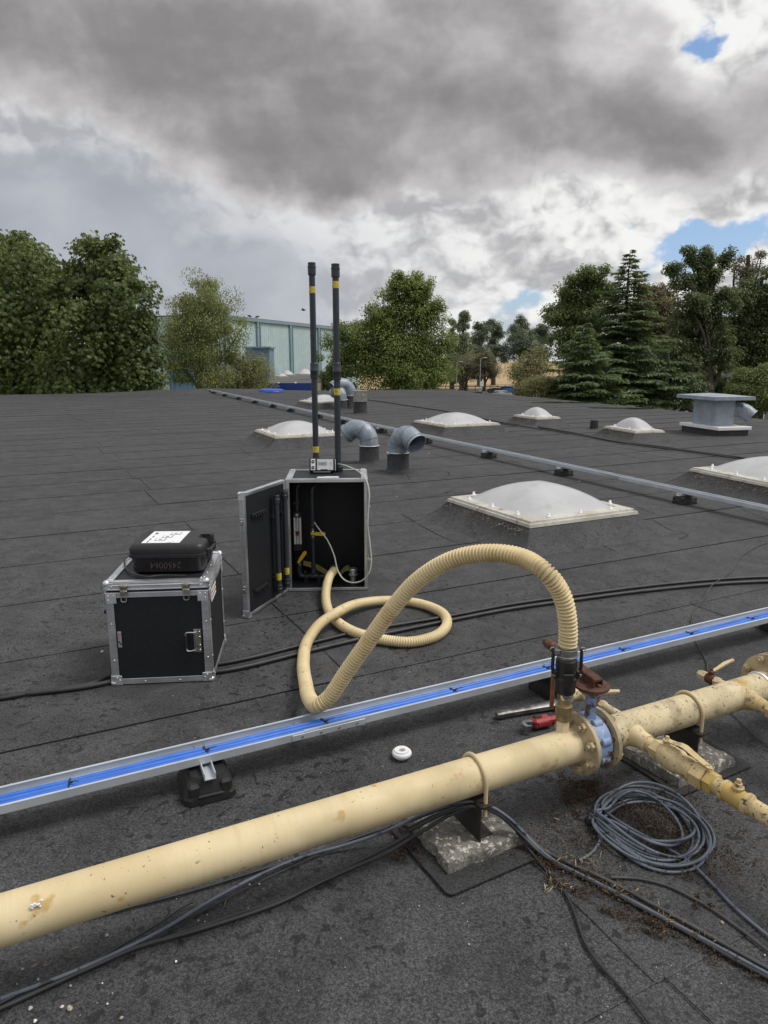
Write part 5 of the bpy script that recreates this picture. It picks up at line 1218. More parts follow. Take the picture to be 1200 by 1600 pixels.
mb.tube([(hx - .006, -.010, hzz - .042), (hx - .03, -.014, hzz - .046), (hx - .046, -.014, hzz - .046), (hx - .052, -.014, hzz - .040), (hx - .052, -.014, hzz + .040), (hx - .046, -.014, hzz + .046), (hx - .03, -.014, hzz + .046), (hx - .006, -.010, hzz + .042)], .004, 8)
hnd = mb.build('drop_handle', 'chrome', body, smooth=40)
mb = MB(); mb.cyl((hx - .052, -.014, hzz - .032), (hx - .052, -.014, hzz + .032), .007, n=10); mb.build('grip', 'black_plastic', hnd, smooth=40)
mb = MB(); mb.box((.048, -.0035, .225), (.017, .002, .078), .0005); np_ = mb.build('name_plate', 'alu_dull', body, smooth=0)
T = Matrix.Translation((.048, -.0050, .243)) @ Matrix.Rotation(R(90), 4, 'X') @ Matrix.Rotation(R(90), 4, 'Z')
text_mesh('lettering', 'RGB', .016, 'ink_red', T, np_)
mb = MB(); T2 = Matrix.Translation((.048, -.0050, .208)) @ Matrix.Rotation(R(90), 4, 'X') @ Matrix.Rotation(R(-62), 4, 'Z'); mb.box((0, 0, 0), (.022, .006, .0006), 0, T2); mb.build('logo_stroke', 'ink', np_, smooth=0)
mb = MB(); mb.box((W + .0012, .165, ZL - .062), (.0016, .16, .062), .0004); stk = mb.build('sticker', 'white_label', body, smooth=0)
g = random.Random(8); mb = MB()
for r_ in range(2):
    y = .095
    while y < .235:
        l = g.uniform(.010, .022); mb.box((W + .0024, y + l / 2, ZL - .050 - r_ * .022), (.0006, l, g.uniform(.007, .011))); y += l + .005
mb.build('printed_line', 'ink_red', stk, smooth=0)
mb = MB(); mb.steps((-.004, .05, .345), (-1, 0, 0), [(0, .018), (.012, .017), (.014, .010), (.022, .009)], 14); mb.build('rubber_bump', 'black_rubber', body)

# small plastic case on top
pc = thing('plastic_case', 'small black moulded plastic case with a white picture label on its lid', 'case', (-1.212, 3.225, .5095), R(2.5))
PW, PD = .362, .31
def rrect(w, d, r, n=5, notch=False):
    o = []
    for (cx, cy, s0) in ((w - r, d - r, 0), (r, d - r, 90), (r, r, 180), (w - r, r, 270)):
        for q in range(n): t = R(s0 + 90 / (n - 1) * q); o.append((cx + r * math.cos(t), cy + r * math.sin(t)))
    if notch: o = o[:] + [(w, d * .40), (w - .045, d * .44), (w - .05, d * .50), (w - .05, d * .62), (w - .045, d * .68), (w, d * .72)]
    return o
def lathe_rect(rows, name, mat, parent, notch=True):
    mb = MB(); vs = []; fs = []; m = None
    for (ins, z) in rows:
        P = rrect(PW, PD, .035, 5, notch); cx, cy = PW / 2, PD / 2
        q = [(cx + (x - cx) * (1 - 2 * ins / PW), cy + (y - cy) * (1 - 2 * ins / PD), z) for x, y in P]; m = len(q); vs += q
    for r_ in range(len(rows) - 1):
        for i in range(m): j = (i + 1) % m; fs.append((r_ * m + i, r_ * m + j, (r_ + 1) * m + j, (r_ + 1) * m + i))
    fs.append(tuple(range(m))[::-1]); fs.append(tuple((len(rows) - 1) * m + i for i in range(m))); mb.add(vs, fs)
    return mb.build(name, mat, parent, smooth=40)
sh = lathe_rect([(.024, 0), (.016, .006), (.010, .074), (.009, .076)], 'shell', 'black_plastic', pc)
rim = lathe_rect([(.002, .0765), (.0, .078), (.0, .092), (.002, .0935)], 'rim', 'black_plastic', pc, True)
pl = lathe_rect([(.004, .0937), (.003, .118), (.008, .134), (.018, .141)], 'lid', 'black_plastic', pc)
mb = MB(); mb.tube([(PW - .006, PD * .34, .085), (PW + .004, PD * .40, .085), (PW + .006, PD * .56, .085), (PW + .004, PD * .72, .085), (PW - .006, PD * .78, .085)], .009, 8); mb.build('carry_handle', 'black_plastic', pc)
for y in (.075, .235):
    mb = MB(); mb.box((PW + .003, y, .080), (.010, .032, .046), .003); mb.build('catch', 'black_plastic', pc)
mb = MB(); mb.box((.150, .155, .1418), (.18, .235, .0008)); lb_ = mb.build('label', 'white_label', pl, smooth=0)
for (x, y, w_, h_, mt) in ((.135, .100, .048, .050, 'ink_red'), (.155, .160, .048, .046, 'ink_blue'), (.182, .220, .050, .048, 'straw')):
    mb = MB(); mb.box((x, y, .1427), (w_, h_, .0006)); ph = mb.build('picture', 'ink', lb_, smooth=0)
    mb = MB(); mb.box((x, y, .1433), (w_ * .88, h_ * .86, .0004)); q = mb.build('photo', 'white_label', ph, smooth=0)
    mb = MB(); mb.box((x, y - .002, .1437), (w_ * .3, h_ * .35, .0003)); mb.build('device', mt, ph, smooth=0)
mb = MB()
for (x, y, w_) in ((.085, .060, .008), (.085, .105, .007), (.085, .16, .007), (.205, .060, .016), (.19, .045, .02), (.085, .225, .012), (.20, .225, .014)): mb.box((x, y, .1426), (w_ if y in (.045, .225) else .006, .004 if w_ > .012 else .032, .0004))
mb.build('printed_line', 'ink', lb_, smooth=0)
T = Matrix.Translation((PW / 2 - .005, .0090, .040)) @ Matrix.Rotation(R(82), 4, 'X') @ Matrix.Rotation(R(180), 4, 'Z')
text_mesh('lettering', '2450064', .042, 'pen_red', T, sh)
T = fc.location
lp = [px(250, 899, .512 + .005), px(232, 901, .517), px(208, 896, .518), px(196, 885, .518), px(196, 873, .518), px(206, 866, .518)]
mb = MB(); mb.tube(spline([px(290, 899.5, .517)] + lp, .01), .0042, 8); o = mb.build('thin_lead', 'black_cable', None, smooth=60); tag(o, 'thin black lead curling out from under the plastic case', 'cable')

# open case with test rig
W, D, H = .522, .40, .748; th = .012
oc = thing('open_flight_case', 'open upright black flight case with pipework inside and its door swung left', 'flight case', (-.629, 4.485, .006), R(3.0))
mb = MB()
for c_, s_ in (((W / 2, D / 2, th / 2 + .002), (W, D, th)), ((W / 2, D / 2, H - th / 2 - .002), (W, D, th)), ((th / 2 + .002, D / 2, H / 2), (th, D - .004, H - 2 * th - .006)), ((W - th / 2 - .002, D / 2, H / 2), (th, D - .004, H - 2 * th - .006)), ((W / 2, D - th / 2 - .002, H / 2), (W - 2 * th - .006, th, H - 2 * th - .006))): mb.box(c_, s_)
ob_ = mb.build('body', 'black_ply', oc, smooth=0)
mb = MB(); e = .022; th2 = .003
for x, s in ((0, -1), (W, 1)):
    for y, q in ((0, 1), (D, -1)): mb.box((x - s * .011, y - q * th2 / 2, H / 2), (.020, th2, H), .0008); mb.box((x + s * th2 / 2, y + q * e / 2, H / 2), (th2, e, H), .0008)
    for z, q in ((0, 1), (H, -1)): mb.box((x + s * th2 * .8, D / 2, z + q * e / 2), (th2, D, e), .0008)
    mb.box((x - s * .019, D / 2, H + .001), (.038, D, .003), .0008)
for y, q in ((0, 1), (D, -1)):
    for z, k in ((0, 1), (H, -1)): mb.box((W / 2, y - q * th2 * .8, z + k * .010), (W, th2, .020), .0008)
    mb.box((W / 2, y + q * .010, H + .0018), (W, .020, .003), .0008)
mb.build('edge_profile', 'aluminium', ob_, smooth=30)
for x, sx in ((0, -1), (W, 1)):
    for y, sy in ((D, 1),):
        ballcorner(ob_, x, y, 0, sx, sy, -1, .012, .032); ballcorner(ob_, x, y, H, sx, sy, 1, .012, .032)
for z in (.20, .56):
    mb = MB(); mb.box((W + .006, .045, z), (.006, .05, .034), .002); mb.box((W + .016, .020, z), (.014, .03, .012), .003); mb.tube([(W + .012, .01, z + .012), (W + .03, -.012, z + .012), (W + .03, -.012, z - .012), (W + .012, .01, z - .012)], .0028, 6); mb.build('latch', 'chrome', ob_, smooth=40)
# door, hinged at the left front edge
dl = Vector((-.172, -.49, 0)); rz_ = math.atan2(dl.y, dl.x) - R(3.0)
TD = Matrix.Translation((-.004, -.006, 0)) @ Matrix.Rotation(rz_, 4, 'Z')     # x along the door away from the hinge; inside faces +y
DW, DH, DT = .515, H, .034
mb = MB(); mb.box((DW / 2, -DT / 2, DH / 2), (DW - .004, DT - .006, DH - .004), 0, TD); dr_ = mb.build('door', 'black_ply', oc, smooth=0)
mb = MB()
for x in (0.010, DW - .010): mb.box((x, -DT / 2, DH / 2), (.020, DT, DH), .0015, TD)
for z in (.010, DH - .010): mb.box((DW / 2, -DT / 2 + .0006, z), (DW - .04, DT - .001, .020), .0015, TD)
for k in range(3): mb.box((DW + .001, -DT / 2 - .010 + k * .010, DH / 2), (.004, .004, DH - .06), .001, TD)
mb.build('edge_profile', 'aluminium', dr_, smooth=30)
for z in (0, DH):
    s = -1 if z == 0 else 1
    mb = MB(); mb.ball(TD @ Vector((DW - .004, -DT + .004, z - s * .004)), .012, 12, 8); mb.box((DW - .018, -DT / 2, z + s * .002), (.04, DT + .004, .004), .001, TD); mb.box((DW + .002, -DT / 2, z - s * .018), (.005, DT + .004, .045), .001, TD); mb.build('ball_corner', 'alu_dull', dr_, smooth=40)
for z in (.17, .58):
    mb = MB(); mb.box((DW + .005, -DT / 2, z), (.008, .022, .042), .002, TD); mb.box((DW + .011, -DT / 2, z - .004), (.006, .012, .02), .002, TD); mb.build('latch', 'chrome', dr_, smooth=40)
for z in (.135, .60):                            # black finger clips screwed to the inside
    mb = MB(); mb.box((.36, .004, z), (.15, .006, .026), .002, TD)
    for k in range(5): mb.tube([TD @ Vector((.30 + k * .030, .004, z - .012)), TD @ Vector((.305 + k * .030, .025, z - .004)), TD @ Vector((.315 + k * .030, .020, z + .014))], .006, 6)
    mb.build('finger_clip', 'black_rubber', dr_, smooth=40)
def spare(x, z0, z1, y=.032):
    a_, b_ = TD @ Vector((x, y, z0)), TD @ Vector((x, y, z1)); mb = MB(); mb.cyl(a_, b_, .0165, n=18); s_ = mb.build('spare_pipe', 'pvc', dr_)
    for z in (z0, z1 - .055):
        q = TD @ Vector((x, y, z)); mb = MB(); mb.steps(q, UP, [(0, .0195), (.002, .021), (.02, .021), (.022, .023), (.030, .023), (.032, .021), (.053, .021), (.055, .0195)], 20); mb.build('socket', 'pvc', s_)
    q = TD @ Vector((x, y, z0 + .085)); mb = MB(); mb.cyl(q, q + UP * .045, .0172, n=18); mb.build('yellow_tag', 'yellow_tape', s_)
    for z in (z0 + .1, z1 - .14): mb = MB(); mb.box((x, .012, z), (.045, .026, .022), .004, TD); mb.build('pipe_clip', 'black_rubber', s_)
spare(.185, .055, .685); spare(.075, .060, .690)

# inside: rotameter column, valve column, manifold (positions as the photo shows them, half way back)
YI = 4.66
def iw(x, y, Y=YI): return pY(x, y, Y)
rig = thing('test_rig', 'dark plastic pipework with flow meter and yellow ball valves inside the open case', 'test rig', (iw(488, 900).x, YI, .02))
def rp(name, mat, parent=rig): mb = MB(); return mb, (lambda sm=40: mb.build(name, mat, parent, world=True, smooth=sm))
c1x, c2x = iw(465, 830).x, iw(488.5, 830).x
def zz(y): return iw(488, y).z
mb, ok = rp('pipe', 'pvc'); mb.tube(spline([Vector((c1x + .045, YI + .05, zz(757))), Vector((c1x + .02, YI + .01, zz(757))), Vector((c1x + .003, YI, zz(762))), Vector((c1x, YI, zz(772))), Vector((c1x, YI, zz(800)))], .006), .0125, 14); ok()
mb, ok = rp('pipe_clip', 'pvc'); mb.box((c1x - .004, YI, zz(786)), (.045, .03, .018), .004); mb.steps((c1x, YI, zz(771)), UP, [(0, .0155), (.02, .0155)], 14); ok()
mb, ok = rp('flow_meter', 'acrylic'); zt, zb = zz(806), zz(852)
mb.box((c1x - .018, YI - .006, (zt + zb) / 2), (.012, .02, zt - zb), .002); mb.box((c1x + .020, YI - .006, (zt + zb) / 2), (.010, .02, zt - zb), .002); mb.box((c1x, YI + .008, (zt + zb) / 2), (.05, .008, zt - zb), .002); fm = ok()
mb, ok = rp('sight_tube', 'clear_tube', fm); mb.cyl((c1x, YI - .003, zb), (c1x, YI - .003, zt), .008, n=12); ok()
mb, ok = rp('float', 'red_float', fm); mb.steps((c1x, YI - .014, zz(836)), UP, [(0, .006), (.020, .0125), (.028, .0125), (.030, .009)], 12); ok()
for z_, h_ in ((zt + .012, .04), (zb - .012, .045)):
    mb, ok = rp('end_block', 'black_plastic', fm); mb.box((c1x, YI - .002, z_), (.056, .036, h_), .004); ok()
mb, ok = rp('badge', 'alu_dull', fm); mb.steps((c1x, YI - .020, zt + .010), (0, -1, 0), [(0, .011), (.002, .010)], 16); ok()
def ball_valve(c, handle, ang):
    mb, ok = rp('ball_valve', 'nickel'); mb.steps(c - UP * .032, UP, [(0, .014), (.002, .0165), (.014, .0165), (.016, .014), (.024, .0175), (.040, .0175), (.048, .014), (.050, .0165), (.062, .0165), (.064, .014)], 12)
    mb.steps(c + Vector((0, -.014, 0)), (0, -1, 0), [(0, .008), (.012, .007), (.016, .010), (.020, .006)], 8); v = ok()
    hd_ = Vector((math.cos(ang), 0, math.sin(ang))); sd_ = Vector((-math.sin(ang), 0, math.cos(ang))); o_ = c + Vector((0, -.030, 0)); mb, ok = rp('valve_handle', 'yellow', v); vs = []
    P = [(-.008, .007), (.012, .008), (.022, .011), (.075, .0125), (.085, .010), (.090, .004)]
    for (u, w) in P:
        for s, dy in ((-1, 0), (1, 0), (1, -.008), (-1, -.008)): vs.append(o_ + hd_ * u + sd_ * s * w + Vector((0, dy, 0)))
    fs = [(0, 1, 2, 3), tuple(4 * (len(P) - 1) + i for i in range(4))[::-1]]
    for i in range(len(P) - 1):
        for k in range(4): fs.append((i * 4 + k, i * 4 + 4 + k, i * 4 + 4 + (k + 1) % 4, i * 4 + (k + 1) % 4))
    mb.add(vs, fs); ok(30)
ball_valve(Vector((c1x + .006, YI, zz(876))), None, R(56)); ball_valve(Vector((c2x, YI, zz(832))), None, R(-1))
mb, ok = rp('pipe', 'pvc'); mb.tube(spline([Vector((c1x + .004, YI, zz(882))), Vector((c1x + .004, YI, zz(892))), Vector((c1x + .008, YI, zz(898))), Vector((c1x + .03, YI, zz(900))), Vector((c2x + .14, YI, zz(900)))], .008), .0155, 16); ok()
mb, ok = rp('elbow', 'pvc'); mb.tube(spline([Vector((c1x + .004, YI, zz(884))), Vector((c1x + .004, YI, zz(893))), Vector((c1x + .014, YI, zz(899))), Vector((c1x + .032, YI, zz(900)))], .006), .0195, 16); ok()
mb, ok = rp('pipe', 'pvc'); mb.tube(spline([Vector((c2x + .10, YI + .10, zz(756))), Vector((c2x + .04, YI + .03, zz(757))), Vector((c2x + .006, YI, zz(763))), Vector((c2x, YI, zz(775))), Vector((c2x, YI, zz(800))), Vector((c2x, YI, zz(896)))], .008), .0150, 16); ok()
for y_ in (822, 843): mb, ok = rp('socket', 'pvc'); mb.steps((c2x, YI, zz(y_) - .012), UP, [(0, .018), (.002, .0195), (.028, .0195), (.030, .018)], 18); ok()
mb, ok = rp('socket', 'pvc'); mb.steps((c2x, YI, zz(772)), UP, [(0, .0185), (.002, .0195), (.024, .0195), (.026, .0185)], 18); ok()
mb, ok = rp('tee', 'pvc'); mb.steps((c2x, YI, zz(900)), UP, [(0, .018), (.012, .020), (.045, .0235), (.048, .022)], 18); mb.steps((c2x - .035, YI, zz(900)), (1, 0, 0), [(0, .020), (.002, .0215), (.068, .0215), (.07, .020)], 18); ok()
for x_ in (478, 499):
    q = iw(x_, 900); mb, ok = rp('pipe_bracket', 'black_rubber'); mb.box((q.x, YI, zz(905)), (.026, .05, .055), .005); mb.box((q.x, YI - .02, zz(893)), (.02, .014, .02), .003); ok()
q = iw(515, 897); mb, ok = rp('outlet_socket', 'pvc'); oc_ = Vector((-.335, YI - .02, .118)); mb.steps(oc_, (0, -1, 0), [(0, .030), (.003, .034), (.035, .034), (.038, .031)], 24); ok()
# loose things in and on the case
for (x0, y0, x1, y1, lb, sd) in ((474, 876, 512, 893, 'yellow warning leaflet curling up behind the pipework inside the case', 1), (532, 893, 546, 884, 'curled yellow leaflet corner beside the silver fitting inside the case', 2)):
    a_, b_ = iw(x0, y0, 4.80), iw(x1, y1, 4.80); mb = MB(); vs = []; n = 10
    for i in range(n + 1):
        f = i / n; p_ = a_.lerp(b_, f); zt_ = p_.z + .012 * math.sin(f * 3.1)
        vs += [(p_.x, p_.y + .02 * math.sin(f * 2.6), zt_), (p_.x, p_.y - .015, max(.022, zt_ - .03)), (p_.x, p_.y - .0145, max(.023, zt_ - .029)), (p_.x, p_.y + .02 * math.sin(f * 2.6) + .0006, zt_)]
    fs = []
    for i in range(n):
        for k in range(4): fs.append((4 * i + k, 4 * i + (k + 1) % 4, 4 * i + 4 + (k + 1) % 4, 4 * i + 4 + k))
    mb.add(vs, fs); o = mb.build('leaflet', 'leaflet_shaded_yellow', None, smooth=0); tag(o, lb, 'leaflet')
q = px(552, 910, .02); t = thing('pipe_fitting', 'short silver camlock pipe fitting standing on the case floor', 'fitting', (q.x, q.y, .021))
mb = MB(); mb.steps((0, 0, 0), UP, [(0, .020), (.045, .022), (.047, .026), (.052, .031), (.066, .031), (.069, .025), (.078, .025), (.080, .031), (.096, .031), (.100, .028)], 24); mb.build('body', 'alu_dull', t)
mb = MB(); mb.steps((0, 0, .052), UP, [(0, .033), (.012, .033)], 8); mb.build('hex_collar', 'alu_dull', t, smooth=20)
zc = .006 + H
q = px(503, 740, zc); t = thing('digital_meter', 'small grey digital pressure meter with display on top of the open case', 'meter', (q.x, q.y, zc + .0045), R(3)); s_ = 1 / 4.615 / 226 * 4.615
MW, MH, MD = .168, .088, .11
Tm = Matrix.Rotation(R(-14), 4, 'X')
mb = MB(); mb.box((0, MD / 2, MH / 2 + .012), (MW, MD, MH), .006, Tm); mc = mb.build('housing', 'black_plastic', t)
mb = MB(); mb.box((.022, -.0012, MH / 2 + .012), (.108, .003, .074), .001, Tm); mf = mb.build('front_plate', 'meter_face', mc, smooth=0)
mb = MB(); mb.box((.004, -.0032, MH / 2 + .018), (.060, .0012, .024), .0003, Tm); ds = mb.build('display', 'lcd', mf, smooth=0)
text_mesh('lettering', '0.0', .014, 'ink', Tm @ Matrix.Translation((.006, -.0042, MH / 2 + .0175)) @ Matrix.Rotation(R(90), 4, 'X'), ds)
mb = MB(); mb.box((.015, -.0032, .021), (.046, .001, .007), 0, Tm); mb.build('maker_strip', 'ink', mf, smooth=0)
for z_ in (.066, .052): mb = MB(); mb.steps(Tm @ Vector((.063, -.002, z_)), Tm.to_3x3() @ Vector((0, -1, 0)), [(0, .004), (.002, .003)], 8); mb.build('indicator', 'dark_inside', mf)
mb = MB(); mb.box((-.059, -.0012, MH / 2 + .012), (.030, .003, .076), .001, Tm); kp = mb.build('key_plate', 'white', mc, smooth=0)
for z_ in (.077, .036):
    mb = MB(); mb.box((-.059, -.004, z_), (.019, .004, .020), .001, Tm); k_ = mb.build('key', 'dark_inside', kp, smooth=0)
    mb = MB(); mb.box((-.059, -.0065, z_), (.005, .001, .007), 0, Tm); mb.build('key_symbol', 'white', k_, smooth=0)
mb = MB(); mb.tube([Tm @ Vector((MW / 2 + .006, .03, z)) for z in (.018, .05, .095)], .003, 6); mb.box((0, .02, .006), (.12, .02, .010), .003); mb.build('stand', 'alu_dull', t)
q = px(510, 747.5, zc); mb = MB(); mb.box((0, 0, .002), (.140, .035, .0015)); mb.box((.02, .010, .0035), (.09, .02, .001)); o = mb.build('paper_slip', 'white_label', None, smooth=0); o.location = (q.x + .01, q.y + .010, zc + .004); o.rotation_euler = (0, 0, R(4)); tag(o, 'crumpled pale paper slip lying under the digital meter', 'paper')

# test poles
def pole(x, y, ytop, xt, joins, tags, label):
    b = px(x, y, zc); top = pY(xt, ytop, b.y); t = thing('test_pole', label, 'pole', (b.x, b.y, zc + .003), 0, 'tall dark plastic test poles'); d = top - b; L = d.length
    def at(f): return Vector((d.x * f, d.y * f, d.z * f))
    rad = .0215
    mb = MB(); mb.cyl((0, 0, 0), at(1), rad, n=20); mb.build('tube', 'pvc', t)
    mb = MB(); mb.steps((0, 0, 0), UP, [(0, .032), (.004, .034), (.03, .034), (.034, .026), (.06, .025)], 20); mb.build('base_socket', 'pvc', t)
    for y_, h_ in joins:
        f = (pY(xt, y_, b.y).z - b.z) / d.z; p_ = at(f) - UP * h_ / 2; mb = MB(); mb.steps(p_, d, [(0, rad + .003), (.004, rad + .006), (h_ * .42, rad + .006), (h_ * .44, rad + .0075), (h_ * .56, rad + .0075), (h_ * .58, rad + .006), (h_ - .004, rad + .006), (h_, rad + .003)], 20); mb.build('socket', 'pvc', t)
    mb = MB(); h_ = .085; mb.steps(at(1) - UP * h_, d, [(0, rad + .003), (.004, rad + .0065), (.05, rad + .0065), (.052, rad + .0085), (.060, rad + .0085), (.062, rad + .005), (.084, rad + .006), (.086, rad + .001)], 20); mb.build('end_cap', 'pvc', t)
    for y_ in tags:
        f = (pY(xt, y_, b.y).z - b.z) / d.z; p_ = at(f) - UP * .026; mb = MB(); mb.steps(p_, d, [(0, rad + .0004), (.001, rad + .0012), (.043, rad + .0012), (.044, rad + .0004)], 20); mb.build('yellow_tag', 'yellow_tape', t)
pole(494, 725, 411, 487, [(580, .11)], [453, 702], 'left tall dark test pole, with yellow tags, rising from the open case')
pole(528.5, 736, 413, 524, [(581, .115)], [445, 612], 'right tall dark test pole, with yellow tags, rising from the open case')
tb = [iw(491, 816, 4.62), iw(498, 826, 4.60), iw(512, 845, 4.56), iw(522, 868, 4.54), iw(528, 892, 4.50), iw(538, 906, 4.46), iw(552, 910.5, 4.43), iw(566, 907, 4.42), iw(576, 896, 4.42), iw(580, 878, 4.43), iw(578, 850, 4.44), iw(574.5, 820, 4.45), iw(576, 790, 4.46), iw(577, 772, 4.47), iw(573, 752, 4.50), iw(562, 738, 4.56), iw(546, 730, 4.66), iw(534, 726, 4.78), iw(526, 725, 4.83)]
mb = MB(); mb.tube(spline(tb, .012), .0048, 8); o = mb.build('sample_tube', 'clear_tube', None, smooth=60); tag(o, 'thin pale flexible tube looping from the meter into the open case', 'tube')

# ------------------------------------------------------------------ cables lying on the roof
def cable(name, mat, r, pts, label, group=None, n=7, step=.025):
    mb = MB(); mb.tube(spline([px(*q) for q in pts], step), r, n); o = mb.build(name, mat, None, smooth=60); tag(o, label, 'cable', group); return o
GC = 'black cables lying on the roof'
bp = [(-40, 1090), (0, 1086), (80, 1079), (140, 1071), (180, 1063), (230, 1057), (350, 1047), (480, 1017), (560, 998), (700, 969), (800, 950), (900, 936), (1000, 923), (1100, 913), (1160, 909), (1240, 906)]
cable('black_cable', 'black_cable', .0115, [(x, y + 1, .014) for x, y in bp], 'thick black cable running behind the hose, the one nearer the camera', GC, 9)
cable('black_cable', 'black_cable', .0105, [(x, y - 9 + (14 if x < 60 else 7 if x < 180 else 0 if x < 330 else -2 if x < 600 else 3), .013) for x, y in bp], 'thick black cable running behind the hose, the one farther from the camera', GC, 9)
cable('far_cable', 'black_cable', .018, [(740, 651, .02), (790, 661, .02), (840, 667, .02), (900, 677, .02), (960, 689, .02), (1040, 699, .02), (1090, 706, .02), (1150, 714, .02), (1230, 727, .02)], 'dark cable snaking past the small rooflights toward the right edge', GC)
cable('far_cable', 'black_cable', .014, [(765, 660, .03), (800, 664, .03), (850, 671, .03), (925, 683, .03), (1000, 696, .03), (1075, 705, .03), (1150, 716, .03)], 'thinner dark cable lying along the one past the small rooflights', GC)
cable('far_cable', 'black_cable', .016, [(570, 624, .02), (600, 628, .02), (640, 634, .02), (680, 640, .02), (720, 646, .02)], 'dark cable running right from the far ribbed vent cap', GC)
cable('thin_wire', 'thin_cable', .0032, [(1230, 838, .006), (1190, 851, .006), (1160, 868, .006), (1140, 895, .006), (1112, 915, .03), (1100, 935, .010), (1085, 955, .006), (1080, 985, .006), (1092, 1010, .006), (1103, 1032, .006), (1108, 1060, .006), (1120, 1085, .006), (1145, 1115, .006), (1175, 1145, .006), (1230, 1190, .006)], 'thin grey wire wandering down the roof at the right', None, 6)
cable('grey_cable', 'grey_cable', .005, [(-30, 1572, .012), (0, 1561, .012), (80, 1532, .012), (150, 1503, .012), (250, 1455, .012), (330, 1407, .012), (410, 1365, .013), (470, 1340, .014), (540, 1320, .02), (600, 1300, .05), (660, 1272, .10), (700, 1258, .145), (735, 1252, .165), (765, 1259, .155), (800, 1282, .10), (828, 1312, .04), (862, 1342, .014), (950, 1388, .012), (1080, 1457, .012), (1230, 1538, .012)], 'blue-grey cable arching over the front pipe support', 'cables along the pipe', 8)
for i, (dy, r, lb, m_) in enumerate(((8, .0055, 'lowest black cable of the bundle leading to the lower right corner', 'black_cable'), (3, .005, 'middle black cable of the bundle leading to the lower right corner', 'black_cable'), (-7, .006, 'uppermost dark cable of the bundle leading to the lower right corner', 'thin_cable'))):
    cable('black_cable', m_, r, [(640, 1290 + dy, .05), (690, 1268 + dy * .6, .11), (735, 1257 + dy * .3, .155 - .01 * i), (775, 1268 + dy * .3, .13), (812, 1298 + dy * .5, .06), (850, 1333 + dy * .6, .016), (950, 1383 + dy, .010), (1080, 1453 + dy, .010), (1150, 1493 + dy, .010), (1230, 1536 + dy, .010)], lb, 'cables along the pipe')
cable('black_cable', 'black_cable', .0058, [(-30, 1588, .008), (0, 1576, .008), (130, 1517, .008), (215, 1480, .008), (300, 1456, .008), (435, 1411, .008), (500, 1379, .008), (560, 1352, .01), (600, 1335, .02), (650, 1305, .05), (700, 1275, .11), (740, 1258, .155)], 'black cable sweeping low below the pipe on the left', 'cables along the pipe')
cable('black_cable', 'black_cable', .005, [(-30, 1583, .007), (60, 1538, .007), (160, 1499, .007), (260, 1466, .007), (360, 1432, .007), (440, 1405, .007), (520, 1366, .008), (590, 1332, .02), (640, 1304, .05)], 'second black cable close above the low one on the left', 'cables along the pipe')
cable('black_cable', 'black_cable', .0045, [(130, 1436, .006), (300, 1392, .006), (430, 1352, .006), (520, 1322, .006), (610, 1290, .01)], 'black cable lying in the shadow right under the pipe', 'cables along the pipe')
cable('thin_wire', 'black_cable', .0026, [(150, 1500, .006), (250, 1442, .006), (275, 1424, .007), (298, 1411, .008), (301, 1410, .008)], 'thin black wire ending loose below the pipe', None, 6)
cable('thin_wire', 'black_cable', .0024, [(200, 1480, .005), (300, 1432, .005), (390, 1386, .005), (460, 1352, .006), (500, 1335, .008), (560, 1308, .008), (620, 1290, .01)], 'thin black wire crossing under the blue-grey cable', None, 6)
cable('thin_wire', 'black_cable', .0042, [(800, 1290, .08), (820, 1318, .03), (845, 1350, .008), (880, 1390, .007), (897, 1425, .007), (915, 1475, .007), (935, 1505, .007), (985, 1560, .007), (1030, 1620, .007)], 'single black cable dropping straight to the bottom edge', None, 7)
cable('thin_wire', 'thin_cable', .0042, [(955, 1371, .007), (990, 1372, .007), (1040, 1383, .007), (1100, 1413, .007), (1150, 1447, .007), (1230, 1510, .007)], 'dark cable curving to the right edge below the coil', None, 7)
# coil
rg = random.Random(12); pts = []; cc = Vector((.872, 2.052, 0)); NL = 10; tie = px(925, 1286)
ld_ = [px(905, 1345, .008), px(925, 1332, .008), px(938, 1308, .010), px(930, 1292, .02)]
for k in range(NL):
    rx = .185 + rg.uniform(-.07, .012) - .008 * (k % 3); ry = .205 + rg.uniform(-.085, .010); ox = rg.uniform(-.01, .02) ; oy = rg.uniform(-.035, .035); rot = R(rg.uniform(-12, 12))
    for i in range(14):
        t_ = math.pi + 2 * math.pi * i / 14; x = (rx * math.cos(t_) + ox) ; y = ry * math.sin(t_) + oy
        x, y = x * math.cos(rot) - y * math.sin(rot), x * math.sin(rot) + y * math.cos(rot); w_ = max(0, -math.cos(t_)) ** 6
        p_ = cc + Vector((x, y, 0)); p_ = p_.lerp(cc + Vector((-.188 + .004 * rg.uniform(-1, 1), .02 + .005 * rg.uniform(-1, 1), 0)), w_ * .7)
        p_.z = .008 + .0042 * k * (.55 + .45 * math.sin(t_ * 1.5 + k)) + .006 * w_; p_.z = max(.008, p_.z); pts.append(p_)
pts += [px(1075, 1345, .012), px(1100, 1368, .008), px(1150, 1420, .008), px(1200, 1462, .008), px(1240, 1495, .008)]
co_ = thing('cable_coil', 'loose coil of blue-grey cable lying on brown moss', 'cable', (cc.x, cc.y, 0))
mb = MB(); mb.tube(spline(ld_ + pts, .012), .0049, 8); mb.build('cable', 'grey_cable', co_, world=True, smooth=60)
c_ = cc + Vector((-.188, .02, .02)); mb = MB(); mb.tube([c_ + Vector((.022 * math.cos(x), 0, .020 * math.sin(x))) for x in np.linspace(0, 2 * math.pi, 14, endpoint=False)], .003, 6, closed=True); mb.build('tie', 'black_plastic', co_, world=True)

